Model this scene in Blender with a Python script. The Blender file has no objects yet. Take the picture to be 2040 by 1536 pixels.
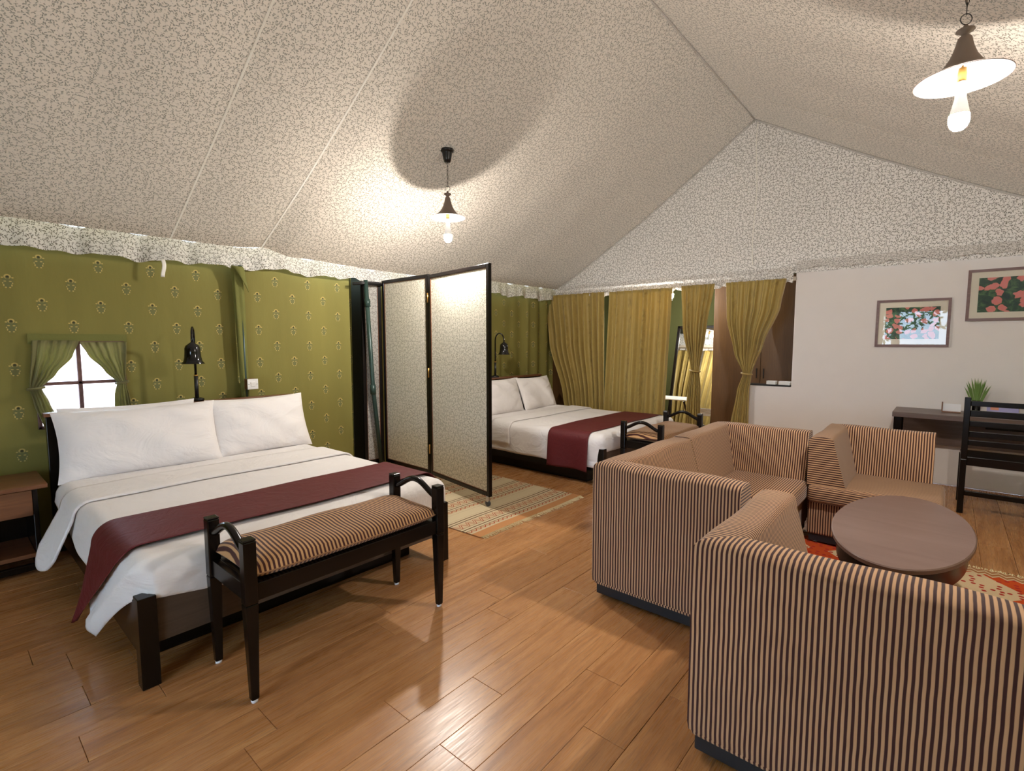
import bpy, bmesh, math, random
from mathutils import Vector, Matrix
R = random.Random(7)
PI = math.pi
S = bpy.context.scene
COL = S.collection

# ------------------------------------------------------------------ camera
F_PX, HOR, VAX, CAMH = 1005.0, 681.0, 1890.0, 1.4
pitch = math.atan((768 - HOR) / F_PX)
# yaw: the +X axis of the room vanishes at pixel x = VAX on the horizon
rx = VAX - 1020; up0 = -(HOR - 768); fw0 = up0 * math.sin(pitch) + F_PX * math.cos(pitch)
ang = math.atan2(rx, fw0)
fwd_h = Vector((math.cos(ang), math.sin(ang), 0))
right = Vector((math.sin(ang), -math.cos(ang), 0))
fwd = fwd_h * math.cos(pitch) + Vector((0, 0, -math.sin(pitch)))
up = right.cross(fwd)
cam_d = bpy.data.cameras.new('camera'); cam = bpy.data.objects.new('camera', cam_d); COL.objects.link(cam)
M = Matrix((right, up, -fwd)).transposed().to_4x4(); M.translation = Vector((0, 0, CAMH))
cam.matrix_world = M
cam_d.sensor_width = 36; cam_d.sensor_fit = 'HORIZONTAL'; cam_d.lens = F_PX / 2040 * 36
cam_d.clip_start = 0.05; cam_d.clip_end = 200
S.camera = cam

# ------------------------------------------------------------------ world / exposure
W = bpy.data.worlds.new('world'); S.world = W; W.use_nodes = True
bg = W.node_tree.nodes['Background']
bg.inputs['Color'].default_value = (0.62, 0.79, 1.0, 1)
bg.inputs['Strength'].default_value = 11.0
S.view_settings.view_transform = 'Standard'; S.view_settings.look = 'None'
S.view_settings.gamma = 1; S.view_settings.use_curve_mapping = False
S.view_settings.exposure = 0.9
BULB = 1000.0          # emission strength of the pendant bulbs
BULB_COL = (1.0, 0.95, 0.89)

# ------------------------------------------------------------------ node helper
def srgb(r, g, b):
    f = lambda c: (c / 255 / 12.92) if c / 255 <= 0.04045 else ((c / 255 + 0.055) / 1.055) ** 2.4
    return (f(r), f(g), f(b), 1)

class NT:
    def __init__(s, name):
        s.m = bpy.data.materials.new(name); s.m.use_nodes = True
        s.t = s.m.node_tree; s.N = s.t.nodes; s.L = s.t.links
        s.b = s.N['Principled BSDF']; s.out = s.N['Material Output']
    def put(s, sock, v):
        if isinstance(v, bpy.types.NodeSocket): s.L.new(v, sock)
        elif v is not None:
            if isinstance(v, tuple) and len(v) == 3 and sock.type == 'RGBA': v = (*v, 1)
            sock.default_value = v
    def node(s, typ, **kw):
        n = s.N.new(typ)
        for k, v in kw.items(): setattr(n, k, v)
        return n
    def math(s, op, a, b=None, c=None, clamp=False):
        n = s.node('ShaderNodeMath', operation=op, use_clamp=clamp)
        s.put(n.inputs[0], a)
        if b is not None: s.put(n.inputs[1], b)
        if c is not None: s.put(n.inputs[2], c)
        return n.outputs[0]
    def vm(s, op, a, b=None, out=0):
        n = s.node('ShaderNodeVectorMath', operation=op); s.put(n.inputs[0], a)
        if b is not None: s.put(n.inputs[1], b)
        return n.outputs[out]
    def uv(s): return s.node('ShaderNodeTexCoord').outputs['UV']
    def obj(s): return s.node('ShaderNodeTexCoord').outputs['Object']
    def sep(s, v):
        n = s.node('ShaderNodeSeparateXYZ'); s.put(n.inputs[0], v); return n.outputs
    def comb(s, x=0., y=0., z=0.):
        n = s.node('ShaderNodeCombineXYZ'); s.put(n.inputs[0], x); s.put(n.inputs[1], y); s.put(n.inputs[2], z); return n.outputs[0]
    def noise(s, v, scale, detail=2., rough=.5, dist=0., out='Fac'):
        n = s.node('ShaderNodeTexNoise'); s.put(n.inputs['Vector'], v); n.inputs['Scale'].default_value = scale
        n.inputs['Detail'].default_value = detail; n.inputs['Roughness'].default_value = rough
        n.inputs['Distortion'].default_value = dist; return n.outputs[out]
    def vor(s, v, scale, feature='F1', rnd=1.):
        n = s.node('ShaderNodeTexVoronoi', voronoi_dimensions='2D', feature=feature)
        s.put(n.inputs['Vector'], v); n.inputs['Scale'].default_value = scale
        n.inputs['Randomness'].default_value = rnd; return n.outputs
    def mix(s, f, a, b):
        n = s.node('ShaderNodeMix', data_type='RGBA'); s.put(n.inputs[0], f); s.put(n.inputs[6], a); s.put(n.inputs[7], b)
        return n.outputs[2]
    def ramp(s, f, *st):
        n = s.node('ShaderNodeValToRGB'); s.put(n.inputs[0], f); e = n.color_ramp.elements
        while len(e) < len(st): e.new(.5)
        for i, (p, c) in enumerate(st): e[i].position = p; e[i].color = c if len(c) == 4 else (*c, 1)
        return n.outputs[0]
    def mr(s, f, a, b, c=0., d=1.):
        n = s.node('ShaderNodeMapRange'); s.put(n.inputs[0], f); n.inputs[1].default_value = a; n.inputs[2].default_value = b
        n.inputs[3].default_value = c; n.inputs[4].default_value = d; return n.outputs[0]
    def bump(s, h, strength=.3, dist=.01):
        n = s.node('ShaderNodeBump'); n.inputs['Strength'].default_value = strength; n.inputs['Distance'].default_value = dist
        s.put(n.inputs['Height'], h); s.L.new(n.outputs[0], s.b.inputs['Normal'])
    def set(s, col=None, rough=None, metal=None, spec=None, **kw):
        s.put(s.b.inputs['Base Color'], col)
        if rough is not None: s.put(s.b.inputs['Roughness'], rough)
        if metal is not None: s.b.inputs['Metallic'].default_value = metal
        if spec is not None: s.b.inputs['Specular IOR Level'].default_value = spec
        for k, v in kw.items(): s.put(s.b.inputs[k], v)
        return s
    def translucent(s, col, fac, tcol=None):
        tr = s.node('ShaderNodeBsdfTranslucent'); s.put(tr.inputs[0], s.mix(1.0, col, tcol) if False else (tcol or col))
        mx = s.node('ShaderNodeMixShader'); mx.inputs[0].default_value = fac
        s.L.new(s.b.outputs[0], mx.inputs[1]); s.L.new(tr.outputs[0], mx.inputs[2]); s.L.new(mx.outputs[0], s.out.inputs[0])

MT = {}
def simple(name, col, rough=.5, metal=0., spec=.5, bump=None, var=0.0):
    n = NT(name); c = col
    if var:
        f = n.noise(n.obj(), 6, 4); c = n.mix(f, tuple(x * (1 - var) for x in col[:3]) + (1,), tuple(min(1, x * (1 + var)) for x in col[:3]) + (1,))
    n.set(c, rough, metal, spec)
    if bump: n.bump(n.noise(n.obj(), bump[0], 3), bump[1], .01)
    MT[name] = n.m; return n.m

def leafy(name, base, leaf, s=1.0, translucent=0.0, rough=.85, seams=None, contrast=1.0):
    """printed cotton: little leaf sprigs that run round blank stars"""
    n = NT(name); uv = n.uv()
    if s != 1.0: uv = n.vm('MULTIPLY', uv, (s, s, s))
    w = n.vm('MULTIPLY', n.vm('SUBTRACT', n.noise(uv, 9, 2, out='Color'), (.5, .5, .5)), (.05, .05, 0))
    uvd = n.vm('ADD', uv, w)
    v = n.vor(uv, 84)
    loc = n.vm('SUBTRACT', uv, v['Position'])
    rot = n.node('ShaderNodeVectorRotate', rotation_type='Z_AXIS'); n.put(rot.inputs['Vector'], loc)
    n.put(rot.inputs['Angle'], n.math('MULTIPLY', n.sep(v['Color'])[0], 6.28))
    q = n.sep(rot.outputs[0])
    ax = n.math('DIVIDE', q[0], .0068); ay = n.math('DIVIDE', q[1], .0030)
    r2 = n.math('ADD', n.math('MULTIPLY', ax, ax), n.math('MULTIPLY', ay, ay))
    leafm = n.mr(r2, .75, 1.15, 1, 0)
    star = n.vor(uvd, 29, rnd=.8)
    away = n.mr(star['Distance'], .26, .36, 0, 1)
    tone = n.mr(n.sep(v['Color'])[1], 0, 1, .7, 1.0)
    m = n.math('MULTIPLY', n.math('MULTIPLY', leafm, tone), away)
    m = n.math('MAXIMUM', m, n.mr(n.vor(uvd, 29, 'DISTANCE_TO_EDGE', .8)['Distance'], .02, .10, .10, 0))
    m = n.math('MULTIPLY', m, contrast)
    big = n.noise(uv, 1.1, 3)
    b2 = n.mix(n.mr(big, .35, .7), base, tuple(c * .93 for c in base[:3]) + (1,))
    c = n.mix(m, b2, leaf)
    n.set(c, rough, spec=.2)
    n.bump(n.noise(uv, 140, 2), .12, .004)
    if translucent: n.translucent(c, translucent, (.95, .72, .50, 1) if translucent < .1 else None)
    MT[name] = n.m; return n.m

CREAM = srgb(210, 198, 184)
leafy('tent_print', CREAM, srgb(92, 84, 68), translucent=.010)
leafy('valance_print', srgb(246, 242, 238), srgb(104, 98, 84), 1.0, translucent=.25)
leafy('gable_print', srgb(246, 242, 238), srgb(104, 100, 88))
leafy('screen_print', srgb(240, 234, 218), srgb(168, 162, 138), translucent=.2)
leafy('screen_print_shaded', srgb(170, 166, 160), srgb(112, 110, 106), .85)  # darker grey copy of the screen cloth, shade painted in for the third panel

# green brocade with a staggered gold-and-grey motif
def brocade(name, base):
    n = NT(name); u = n.sep(n.uv())
    PX, PZ = .3165, .2905
    def lattice(ox, oz):
        x = n.math('SUBTRACT', n.math('FRACT', n.math('DIVIDE', n.math('SUBTRACT', u[0], ox), PX)), .5)
        z = n.math('SUBTRACT', n.math('FRACT', n.math('DIVIDE', n.math('SUBTRACT', u[1], oz), PZ)), .5)
        return n.math('MULTIPLY', x, PX), n.math('MULTIPLY', z, PZ)
    def ell(x, z, cx, cz, a, b, soft=.25):
        dx = n.math('DIVIDE', n.math('SUBTRACT', x, cx), a); dz = n.math('DIVIDE', n.math('SUBTRACT', z, cz), b)
        return n.mr(n.math('ADD', n.math('MULTIPLY', dx, dx), n.math('MULTIPLY', dz, dz)), 1 - soft, 1 + soft, 1, 0)
    mx = lambda *a: a[0] if len(a) == 1 else n.math('MAXIMUM', a[0], mx(*a[1:]))
    body, gold, dark = [], [], []
    for ox, oz in ((.539 - PX / 2, 1.946 - PZ / 2), (.539, 1.946)):
        x, z = lattice(ox, oz); ax = n.math('ABSOLUTE', x)
        body.append(ell(x, z, 0, -.006, .027, .042, .4))
        dark.append(ell(x, z, 0, .026, .007, .007))
        ring = n.math('MULTIPLY', ell(x, z, 0, .027, .017, .015), n.math('SUBTRACT', 1, ell(x, z, 0, .023, .010, .012)))
        g = mx(ring, ell(ax, z, .024, .020, .006, .004), ell(ax, z, .013, -.004, .007, .0035), ell(ax, z, .019, -.030, .0035, .007), ell(ax, z, .010, -.044, .005, .004), ell(ax, z, .023, -.016, .003, .005))
        gold.append(g)
    fine = n.noise(n.uv(), 420, 2)
    streak = n.noise(n.vm('MULTIPLY', n.uv(), (3, .5, 1)), 1.0, 4)
    c = n.mix(n.mr(streak, .3, .75), base, tuple(k * .78 for k in base[:3]) + (1,))
    c = n.mix(n.math('MULTIPLY', n.mr(fine, .35, .65), .12), c, srgb(60, 62, 20))
    c = n.mix(n.math('MULTIPLY', mx(*body), .5), c, srgb(96, 104, 78))
    c = n.mix(n.math('MULTIPLY', mx(*gold), n.mr(fine, .3, .6, .55, .95)), c, srgb(206, 178, 104))
    c = n.mix(n.math('MULTIPLY', mx(*dark), .8), c, srgb(40, 34, 22))
    n.set(c, .75, spec=.25)
    n.bump(n.noise(n.vm('MULTIPLY', n.uv(), (1.6, .6, 1)), 3, 4), .35, .03)
    MT[name] = n.m
brocade('green_brocade', srgb(138, 130, 68))

# striped upholstery (uv.x in metres runs across the stripes)
def striped(name, light, dark, period, wob=.0012, duty=.5, soft=.10):
    n = NT(name); uv = n.uv(); u = n.sep(uv)
    w = n.math('MULTIPLY', n.math('SUBTRACT', n.noise(uv, 7, 2), .5), wob * 4)
    f = n.math('FRACT', n.math('DIVIDE', n.math('ADD', u[0], w), period))
    tri = n.math('ABSOLUTE', n.math('SUBTRACT', f, .5))
    m = n.mr(tri, duty / 2 - soft / 2, duty / 2 + soft / 2, 1, 0)
    fib = n.noise(n.vm('MULTIPLY', uv, (900, 900, 1)), 1, 2)
    worn = n.mr(n.noise(uv, 2.2, 3), .35, .7)
    lc = n.mix(worn, light, tuple(k * .86 for k in light[:3]) + (1,))
    c = n.mix(m, lc, dark)
    c = n.mix(n.math('MULTIPLY', fib, .18), c, (.02, .012, .01, 1))
    n.set(c, .85, spec=.2, **{'Sheen Weight': .15})
    n.bump(n.math('ADD', n.math('MULTIPLY', m, -.5), n.math('MULTIPLY', fib, .3)), .25, .002)
    MT[name] = n.m
striped('sofa_stripe', srgb(208, 164, 124), srgb(66, 38, 37), .0152)
striped('bench_stripe', srgb(206, 158, 108), srgb(72, 36, 30), .0172, .0022)

# laminate plank
def plank_mat():
    n = NT('laminate'); rnd = n.node('ShaderNodeObjectInfo').outputs['Random']
    o = n.vm('ADD', n.obj(), n.comb(n.math('MULTIPLY', rnd, 37.), n.math('MULTIPLY', rnd, 91.), 0.))
    g1 = n.noise(n.vm('MULTIPLY', o, (1.3, 16, 1)), 1.3, 5, .6, .8)
    g2 = n.noise(n.vm('MULTIPLY', o, (3, 60, 1)), 2.0, 3, .6)
    kn = n.noise(n.vm('MULTIPLY', o, (2.2, 14, 1)), 2.2, 2)
    strip = n.math('FRACT', n.math('MULTIPLY', n.math('FLOOR', n.math('ADD', n.math('MULTIPLY', n.sep(n.obj())[1], 18), n.math('MULTIPLY', rnd, 5))), .37))
    c = n.ramp(g1, (.2, srgb(146, 96, 54)), (.48, srgb(188, 134, 84)), (.72, srgb(208, 156, 104)))
    c = n.mix(n.math('MULTIPLY', n.mr(g2, .50, .72), .6), c, srgb(122, 76, 42))
    c = n.mix(n.math('MULTIPLY', n.mr(kn, .70, .78), .6), c, srgb(84, 46, 24))
    c = n.mix(n.math('MULTIPLY', rnd, .22), c, srgb(140, 86, 48))
    n.set(c, n.mr(g2, .3, .8, .24, .36), spec=.5)
    n.bump(g2, .05, .002); MT['laminate'] = n.m
plank_mat()

def wood(name, c1, c2, rough, sc=(1, 1, 12), coat=0.):
    n = NT(name); o = n.vm('MULTIPLY', n.obj(), sc)
    g = n.noise(o, 3, 5, .6, .6)
    n.set(n.mix(n.mr(g, .3, .7), c1, c2), rough, spec=.28 if name == 'dark_wood' else .5, **{'Coat Weight': coat, 'Coat Roughness': .15})
    MT[name] = n.m
wood('dark_wood', srgb(11, 8, 8), srgb(20, 14, 12), .24)
wood('frame_wood', srgb(96, 66, 62), srgb(122, 88, 82), .45, (8, 1, 8))
wood('table_wood', srgb(112, 88, 80), srgb(126, 102, 94), .36, (3, .6, 3))
wood('brown_wood', srgb(98, 60, 38), srgb(128, 84, 54), .4, (1, 12, 12))
wood('bed_board', srgb(70, 56, 46), srgb(88, 72, 60), .5, (1, 1, 12))
wood('wardrobe_wood', srgb(84, 58, 32), srgb(98, 70, 40), .38, (12, 12, 1))
wood('desk_wood', srgb(86, 68, 60), srgb(110, 90, 80), .38, (12, 1, 12))
simple('black', srgb(20, 19, 20), .35)
simple('black_gloss', srgb(14, 14, 15), .12)
simple('plinth', srgb(24, 26, 30), .5)
simple('bronze', srgb(124, 108, 96), .5, .1)
simple('glide', srgb(220, 222, 226), .4)
simple('brass', srgb(196, 150, 80), .3, .9)
simple('plaster', srgb(226, 219, 214), .75, bump=(30, .08), var=.03)
simple('enamel', srgb(240, 240, 240), .35)
simple('plastic', srgb(236, 234, 230), .35)
simple('pole_paint', srgb(44, 66, 60), .35, .2, var=.2)
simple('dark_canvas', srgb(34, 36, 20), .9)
simple('deep_green', srgb(72, 76, 36), .85)
simple('olive_cloth', srgb(112, 112, 54), .85, bump=(60, .2), var=.12)
simple('seam_tape', srgb(240, 236, 226), .8)
simple('white_paper', srgb(235, 234, 236), .6)
simple('rubber', srgb(60, 62, 66), .4)
simple('chrome', srgb(190, 190, 192), .2, .9)
simple('far_plaster', srgb(200, 188, 172), .8)
simple('red_led', srgb(220, 40, 24), .3)
def cloth_white():
    n = NT('linen'); o = n.obj()
    f = n.noise(n.vm('MULTIPLY', o, (1, 1, 1.6)), 3.2, 4, .55, 1.2)
    n.set(n.mix(f, srgb(236, 231, 229), srgb(227, 222, 220)), .8, spec=.25, **{'Sheen Weight': .1})
    n.bump(f, .6, .035); MT['linen'] = n.m
cloth_white()
def runner_mat():
    n = NT('maroon'); f = n.noise(n.obj(), 22, 4, .6, 1.5)
    n.set(n.mix(f, srgb(84, 27, 30), srgb(104, 36, 38)), .6, spec=.3)
    n.bump(n.noise(n.obj(), 9, 4, .6, 1.5), .3, .02); MT['maroon'] = n.m
runner_mat()
def curtain_mat(name, base, tr):
    n = NT(name); uv = n.uv()
    d = n.noise(n.vm('MULTIPLY', uv, (22, 9, 1)), 1.0, 4, .65, 1.0)
    bar = n.math('ABSOLUTE', n.math('SUBTRACT', n.math('FRACT', n.math('MULTIPLY', n.sep(uv)[0], 3.1)), .5))
    c = n.mix(n.math('MULTIPLY', n.mr(d, .45, .65), n.mr(bar, .12, .2, .6, .16)), base, tuple(k * .55 for k in base[:3]) + (1,))
    n.set(c, .45, spec=.3, **{'Sheen Weight': .3}); n.translucent(c, tr); MT[name] = n.m
curtain_mat('gold_curtain', srgb(190, 164, 92), .2)
curtain_mat('green_curtain', srgb(158, 154, 104), .5)

def emis(name, col, st):
    n = NT(name); n.set((0, 0, 0, 1), .5); n.b.inputs['Emission Color'].default_value = (*col, 1); n.b.inputs['Emission Strength'].default_value = st
    MT[name] = n.m
emis('bulb_light', BULB_COL, BULB)
emis('bath_light', BULB_COL, 520)

def pane(name, tint=(1, 1, 1)):
    n = NT(name); g = n.node('ShaderNodeBsdfGlossy'); g.inputs['Roughness'].default_value = .01
    t = n.node('ShaderNodeBsdfTransparent'); t.inputs[0].default_value = (*tint, 1)
    fr = n.node('ShaderNodeFresnel'); fr.inputs[0].default_value = 1.5
    mx = n.node('ShaderNodeMixShader'); n.L.new(fr.outputs[0], mx.inputs[0]); n.L.new(t.outputs[0], mx.inputs[1]); n.L.new(g.outputs[0], mx.inputs[2])
    n.L.new(mx.outputs[0], n.out.inputs[0]); MT[name] = n.m
pane('glass')
nm = NT('mirror_silver'); nm.set(srgb(225, 228, 225), .01, 1.0); MT['mirror_silver'] = nm.m

def art(name, ofs, sc=1.0):
    n = NT(name); uv = n.vm('ADD', n.uv(), ofs)
    w = n.vm('ADD', uv, n.vm('MULTIPLY', n.noise(uv, 9, 3, out='Color'), (.09, .09, 0)))
    v = n.vor(w, 15.0 * sc); g = n.noise(w, 14, 4, .6, 1.5)
    green = n.ramp(g, (.3, srgb(30, 58, 56)), (.5, srgb(52, 84, 62)), (.68, srgb(96, 132, 84)), (.8, srgb(110, 106, 84)))
    pet = n.mix(n.noise(w, 40, 2), srgb(232, 128, 112), srgb(222, 150, 146))
    pick = n.math('GREATER_THAN', n.math('ADD', n.sep(v['Color'])[1], n.math('MULTIPLY', n.noise(uv, 5, 1), .5)), .66)
    m = n.math('MULTIPLY', n.mr(n.math('ADD', v['Distance'], n.math('MULTIPLY', n.noise(w, 34, 3), .3)), .60, .66, 1, 0), pick)
    n.set(n.mix(m, green, pet), .6); MT[name] = n.m
art('bloom_print', (.3, .12, 0)); art('bloom_print_dark', (2.31, 5.2, 0), 1.3)

def rug_striped():
    n = NT('dhurrie'); u = n.sep(n.uv()); v = u[1]     # v: metres from the fringe edge
    P = .42
    f = n.math('FRACT', n.math('DIVIDE', n.math('SUBTRACT', v, .09), P)); fm = n.math('MULTIPLY', f, P)
    cream, brown, red, tan = srgb(214, 196, 162), srgb(96, 66, 44), srgb(168, 78, 50), srgb(196, 136, 88)
    ln = n.math('ABSOLUTE', n.math('SUBTRACT', n.math('FRACT', n.math('DIVIDE', fm, .034)), .5))
    c = n.mix(n.mr(ln, .12, .2, 1, 0), cream, brown)
    def band(lo, hi): return n.math('MULTIPLY', n.math('GREATER_THAN', fm, lo), n.math('LESS_THAN', fm, hi))
    def zig(mid, amp, per, th):
        t = n.math('ABSOLUTE', n.math('SUBTRACT', n.math('FRACT', n.math('DIVIDE', u[0], per)), .5))
        z = n.math('ADD', mid, n.math('MULTIPLY', n.math('SUBTRACT', t, .25), amp * 4))
        return n.math('LESS_THAN', n.math('ABSOLUTE', n.math('SUBTRACT', fm, z)), th)
    c = n.mix(band(.285, .395), c, cream)
    for lo, hi, amp, per in ((.012, .05, .012, .05), (.118, .20, .03, .075)):
        mid = (lo + hi) / 2
        bcol = n.mix(band(lo, hi), c, n.mix(.25, cream, tan))
        z = zig(mid - (.012 if hi - lo > .05 else 0), amp, per, .0055); z2 = zig(mid + .016, amp, per, .0045)
        m = z if hi - lo < .05 else n.math('MAXIMUM', z, z2)
        c = n.mix(n.math('MULTIPLY', band(lo, hi), m), bcol, red)
    c = n.mix(n.math('LESS_THAN', v, .085), c, srgb(198, 142, 94))
    c = n.mix(n.math('MULTIPLY', n.noise(n.uv(), 260, 2), .18), c, srgb(90, 66, 44))
    n.set(c, .95, spec=.1); n.bump(n.noise(n.uv(), 300, 2), .3, .003); MT['dhurrie'] = n.m
rug_striped()
def rug_kilim():
    n = NT('kilim'); u = n.sep(n.uv())
    zt = n.math('MULTIPLY', n.math('ABSOLUTE', n.math('SUBTRACT', n.math('FRACT', n.math('MULTIPLY', u[1], 16)), .5)), .07)
    a = n.math('ADD', u[0], zt)
    red, cream, tan, crim = srgb(198, 78, 34), srgb(216, 190, 152), srgb(168, 112, 70), srgb(172, 50, 42)
    st = n.math('FRACT', n.math('MULTIPLY', a, 22))
    c = n.mix(n.math('LESS_THAN', st, .45), tan, cream)
    dia = n.math('ADD', n.math('ABSOLUTE', n.math('SUBTRACT', n.math('FRACT', n.math('MULTIPLY', u[0], 1.6)), .5)), n.math('ABSOLUTE', n.math('SUBTRACT', n.math('FRACT', n.math('MULTIPLY', u[1], 1.9)), .5)))
    stair = n.math('DIVIDE', n.math('FLOOR', n.math('MULTIPLY', dia, 22)), 22)
    fld = n.mix(n.math('GREATER_THAN', stair, .40), cream, red)
    sp = n.vor(n.uv(), 26, rnd=.3)
    fld = n.mix(n.math('MULTIPLY', n.math('LESS_THAN', sp['Distance'], .3), n.math('GREATER_THAN', n.sep(sp['Color'])[0], .55)), fld, crim)
    inner = n.math('GREATER_THAN', a, .11)
    c = n.mix(inner, c, fld)
    c = n.mix(n.math('MULTIPLY', n.noise(n.uv(), 220, 2), .25), c, srgb(96, 52, 30))
    n.set(c, .95, spec=.1); n.bump(n.noise(n.uv(), 300, 2), .3, .003); MT['kilim'] = n.m
rug_kilim()
simple('fringe', srgb(232, 214, 170), .9)
simple('leaf_green', srgb(104, 134, 66), .5, var=.3)
simple('tree_leaf', srgb(88, 116, 62), .6, var=.3)
simple('bark', srgb(104, 84, 66), .9)
simple('sand', srgb(206, 198, 186), .95, var=.08)
simple('brochure_blue', srgb(150, 146, 196), .4)
simple('brochure_skin', srgb(206, 134, 108), .5)

# ------------------------------------------------------------------ mesh helpers
class MB:
    def __init__(s): s.v = []; s.f = []; s.uv = []
    def quad_face(s, idx, uvs): s.f.append(tuple(idx)); s.uv.append([tuple(q) for q in uvs])
    def box(s, x0, x1, y0, y1, z0, z1, M=None, taper=None, uvmode=None):
        """axis box; taper=(tx,ty) scales the bottom; faces get metre UVs"""
        c = [(x, y, z) for z in (z0, z1) for y in (y0, y1) for x in (x0, x1)]
        if taper:
            mx, my = (x0 + x1) / 2, (y0 + y1) / 2
            c = [((mx + (x - mx) * taper[0], my + (y - my) * taper[1], z) if i < 4 else (x, y, z)) for i, (x, y, z) in enumerate(c)]
        b = len(s.v); raw = c
        if M is not None: c = [tuple(M @ Vector(p)) for p in c]
        s.v += c
        for fc in ((0, 2, 3, 1), (4, 5, 7, 6), (0, 1, 5, 4), (2, 6, 7, 3), (0, 4, 6, 2), (1, 3, 7, 5)):
            p = [Vector(raw[i]) for i in fc]; n = (p[1] - p[0]).cross(p[2] - p[0])
            a = max(range(3), key=lambda i: abs(n[i]))
            if uvmode: uvs = [uvmode(q, a) for q in p]
            else: uvs = [(q.x, q.y) if a == 2 else ((q.x, q.z) if a == 1 else (q.y, q.z)) for q in p]
            s.quad_face([b + i for i in fc], uvs)
        return s
    def grid(s, P, nu, nv, uvf=None, flip=False, wrap=False):
        b = len(s.v); C = nu if wrap else nu + 1
        for j in range(nv + 1):
            for i in range(C): s.v.append(tuple(P(i / nu, j / nv)))
        for j in range(nv):
            for i in range(nu):
                i2 = (i + 1) % C if wrap else i + 1
                q = [b + j * C + i, b + j * C + i2, b + (j + 1) * C + i2, b + (j + 1) * C + i]
                t = [(i / nu, j / nv), ((i + 1) / nu, j / nv), ((i + 1) / nu, (j + 1) / nv), (i / nu, (j + 1) / nv)]
                uvs = [uvf(*a) if uvf else a for a in t]
                if flip: q.reverse(); uvs.reverse()
                s.quad_face(q, uvs)
        return s
    def lathe(s, prof, c=(0, 0, 0), seg=32, M=None):
        """prof: list of (r, z)"""
        def P(u, v):
            k = v * (len(prof) - 1); i = min(int(round(k)), len(prof) - 1); r, z = prof[i]
            a = 2 * PI * u; p = Vector((r * math.cos(a), r * math.sin(a), z))
            if M is not None: p = M @ p
            return p + Vector(c)
        return s.grid(P, seg, len(prof) - 1, wrap=True)
    def tube(s, pts, r, seg=8, caps=True):
        pts = [Vector(p) for p in pts]; n = len(pts); rr = r if isinstance(r, (list, tuple)) else [r] * n
        b = len(s.v); prev = None
        for i, p in enumerate(pts):
            t = (pts[min(i + 1, n - 1)] - pts[max(i - 1, 0)]).normalized()
            if prev is None: a = t.orthogonal().normalized()
            else: a = (prev - t * prev.dot(t)).normalized()
            prev = a; c = t.cross(a)
            for k in range(seg):
                th = 2 * PI * k / seg; s.v.append(tuple(p + (a * math.cos(th) + c * math.sin(th)) * rr[i]))
        for i in range(n - 1):
            for k in range(seg):
                k2 = (k + 1) % seg
                s.quad_face((b + i * seg + k, b + i * seg + k2, b + (i + 1) * seg + k2, b + (i + 1) * seg + k), ((k / seg, i), ((k + 1) / seg, i), ((k + 1) / seg, i + 1), (k / seg, i + 1)))
        if caps:
            for o, rev in ((0, True), ((n - 1) * seg, False)):
                idx = [b + o + k for k in range(seg)]
                if rev: idx.reverse()
                s.f.append(tuple(idx)); s.uv.append([(0, 0)] * seg)
        return s
    def build(s, name, mat, parent=None, smooth=False, bevel=0., solid=0., auto=None, subsurf=0):
        me = bpy.data.meshes.new(name); me.from_pydata([tuple(v) for v in s.v], [], s.f)
        ul = me.uv_layers.new(name='UVMap'); k = 0
        for fu in s.uv:
            for q in fu: ul.data[k].uv = q; k += 1
        if smooth: me.polygons.foreach_set('use_smooth', [True] * len(me.polygons))
        me.materials.append(MT[mat] if isinstance(mat, str) else mat)
        o = bpy.data.objects.new(name, me); COL.objects.link(o)
        if parent: o.parent = parent
        if auto is not None:
            me.polygons.foreach_set('use_smooth', [True] * len(me.polygons)); me.set_sharp_from_angle(angle=math.radians(auto))
        if solid: m = o.modifiers.new('s', 'SOLIDIFY'); m.thickness = solid; m.offset = 0
        if bevel:
            m = o.modifiers.new('b', 'BEVEL'); m.width = bevel; m.segments = 2; m.limit_method = 'ANGLE'
        if subsurf: m = o.modifiers.new('u', 'SUBSURF'); m.levels = subsurf; m.render_levels = subsurf
        return o

def tag(o, label=None, cat=None, group=None, kind=None):
    if label: o['label'] = label
    if cat: o['category'] = cat
    if group: o['group'] = group
    if kind: o['kind'] = kind
    return o
def thing(name, label, cat, loc=(0, 0, 0), rz=0, group=None):
    o = bpy.data.objects.new(name, None); COL.objects.link(o); o.location = loc; o.rotation_euler = (0, 0, rz)
    o.empty_display_size = .1
    return tag(o, label, cat, group)
def copy_tree(o, parent=None):
    c = o.copy(); COL.objects.link(c)
    if parent: c.parent = parent
    for ch in list(o.children): copy_tree(ch, c)
    return c
def box(name, mat, parent, *a, bevel=.003, **k):
    return MB().box(*a, **k).build(name, mat, parent, bevel=bevel)

# ================================================================== SETTING
YW, XR, XB, YN = 4.70, 6.45, -2.6, -1.45     # green wall, white wall, rear wall, near wall
XD = 8.4                                     # far wall of the dressing room

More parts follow.
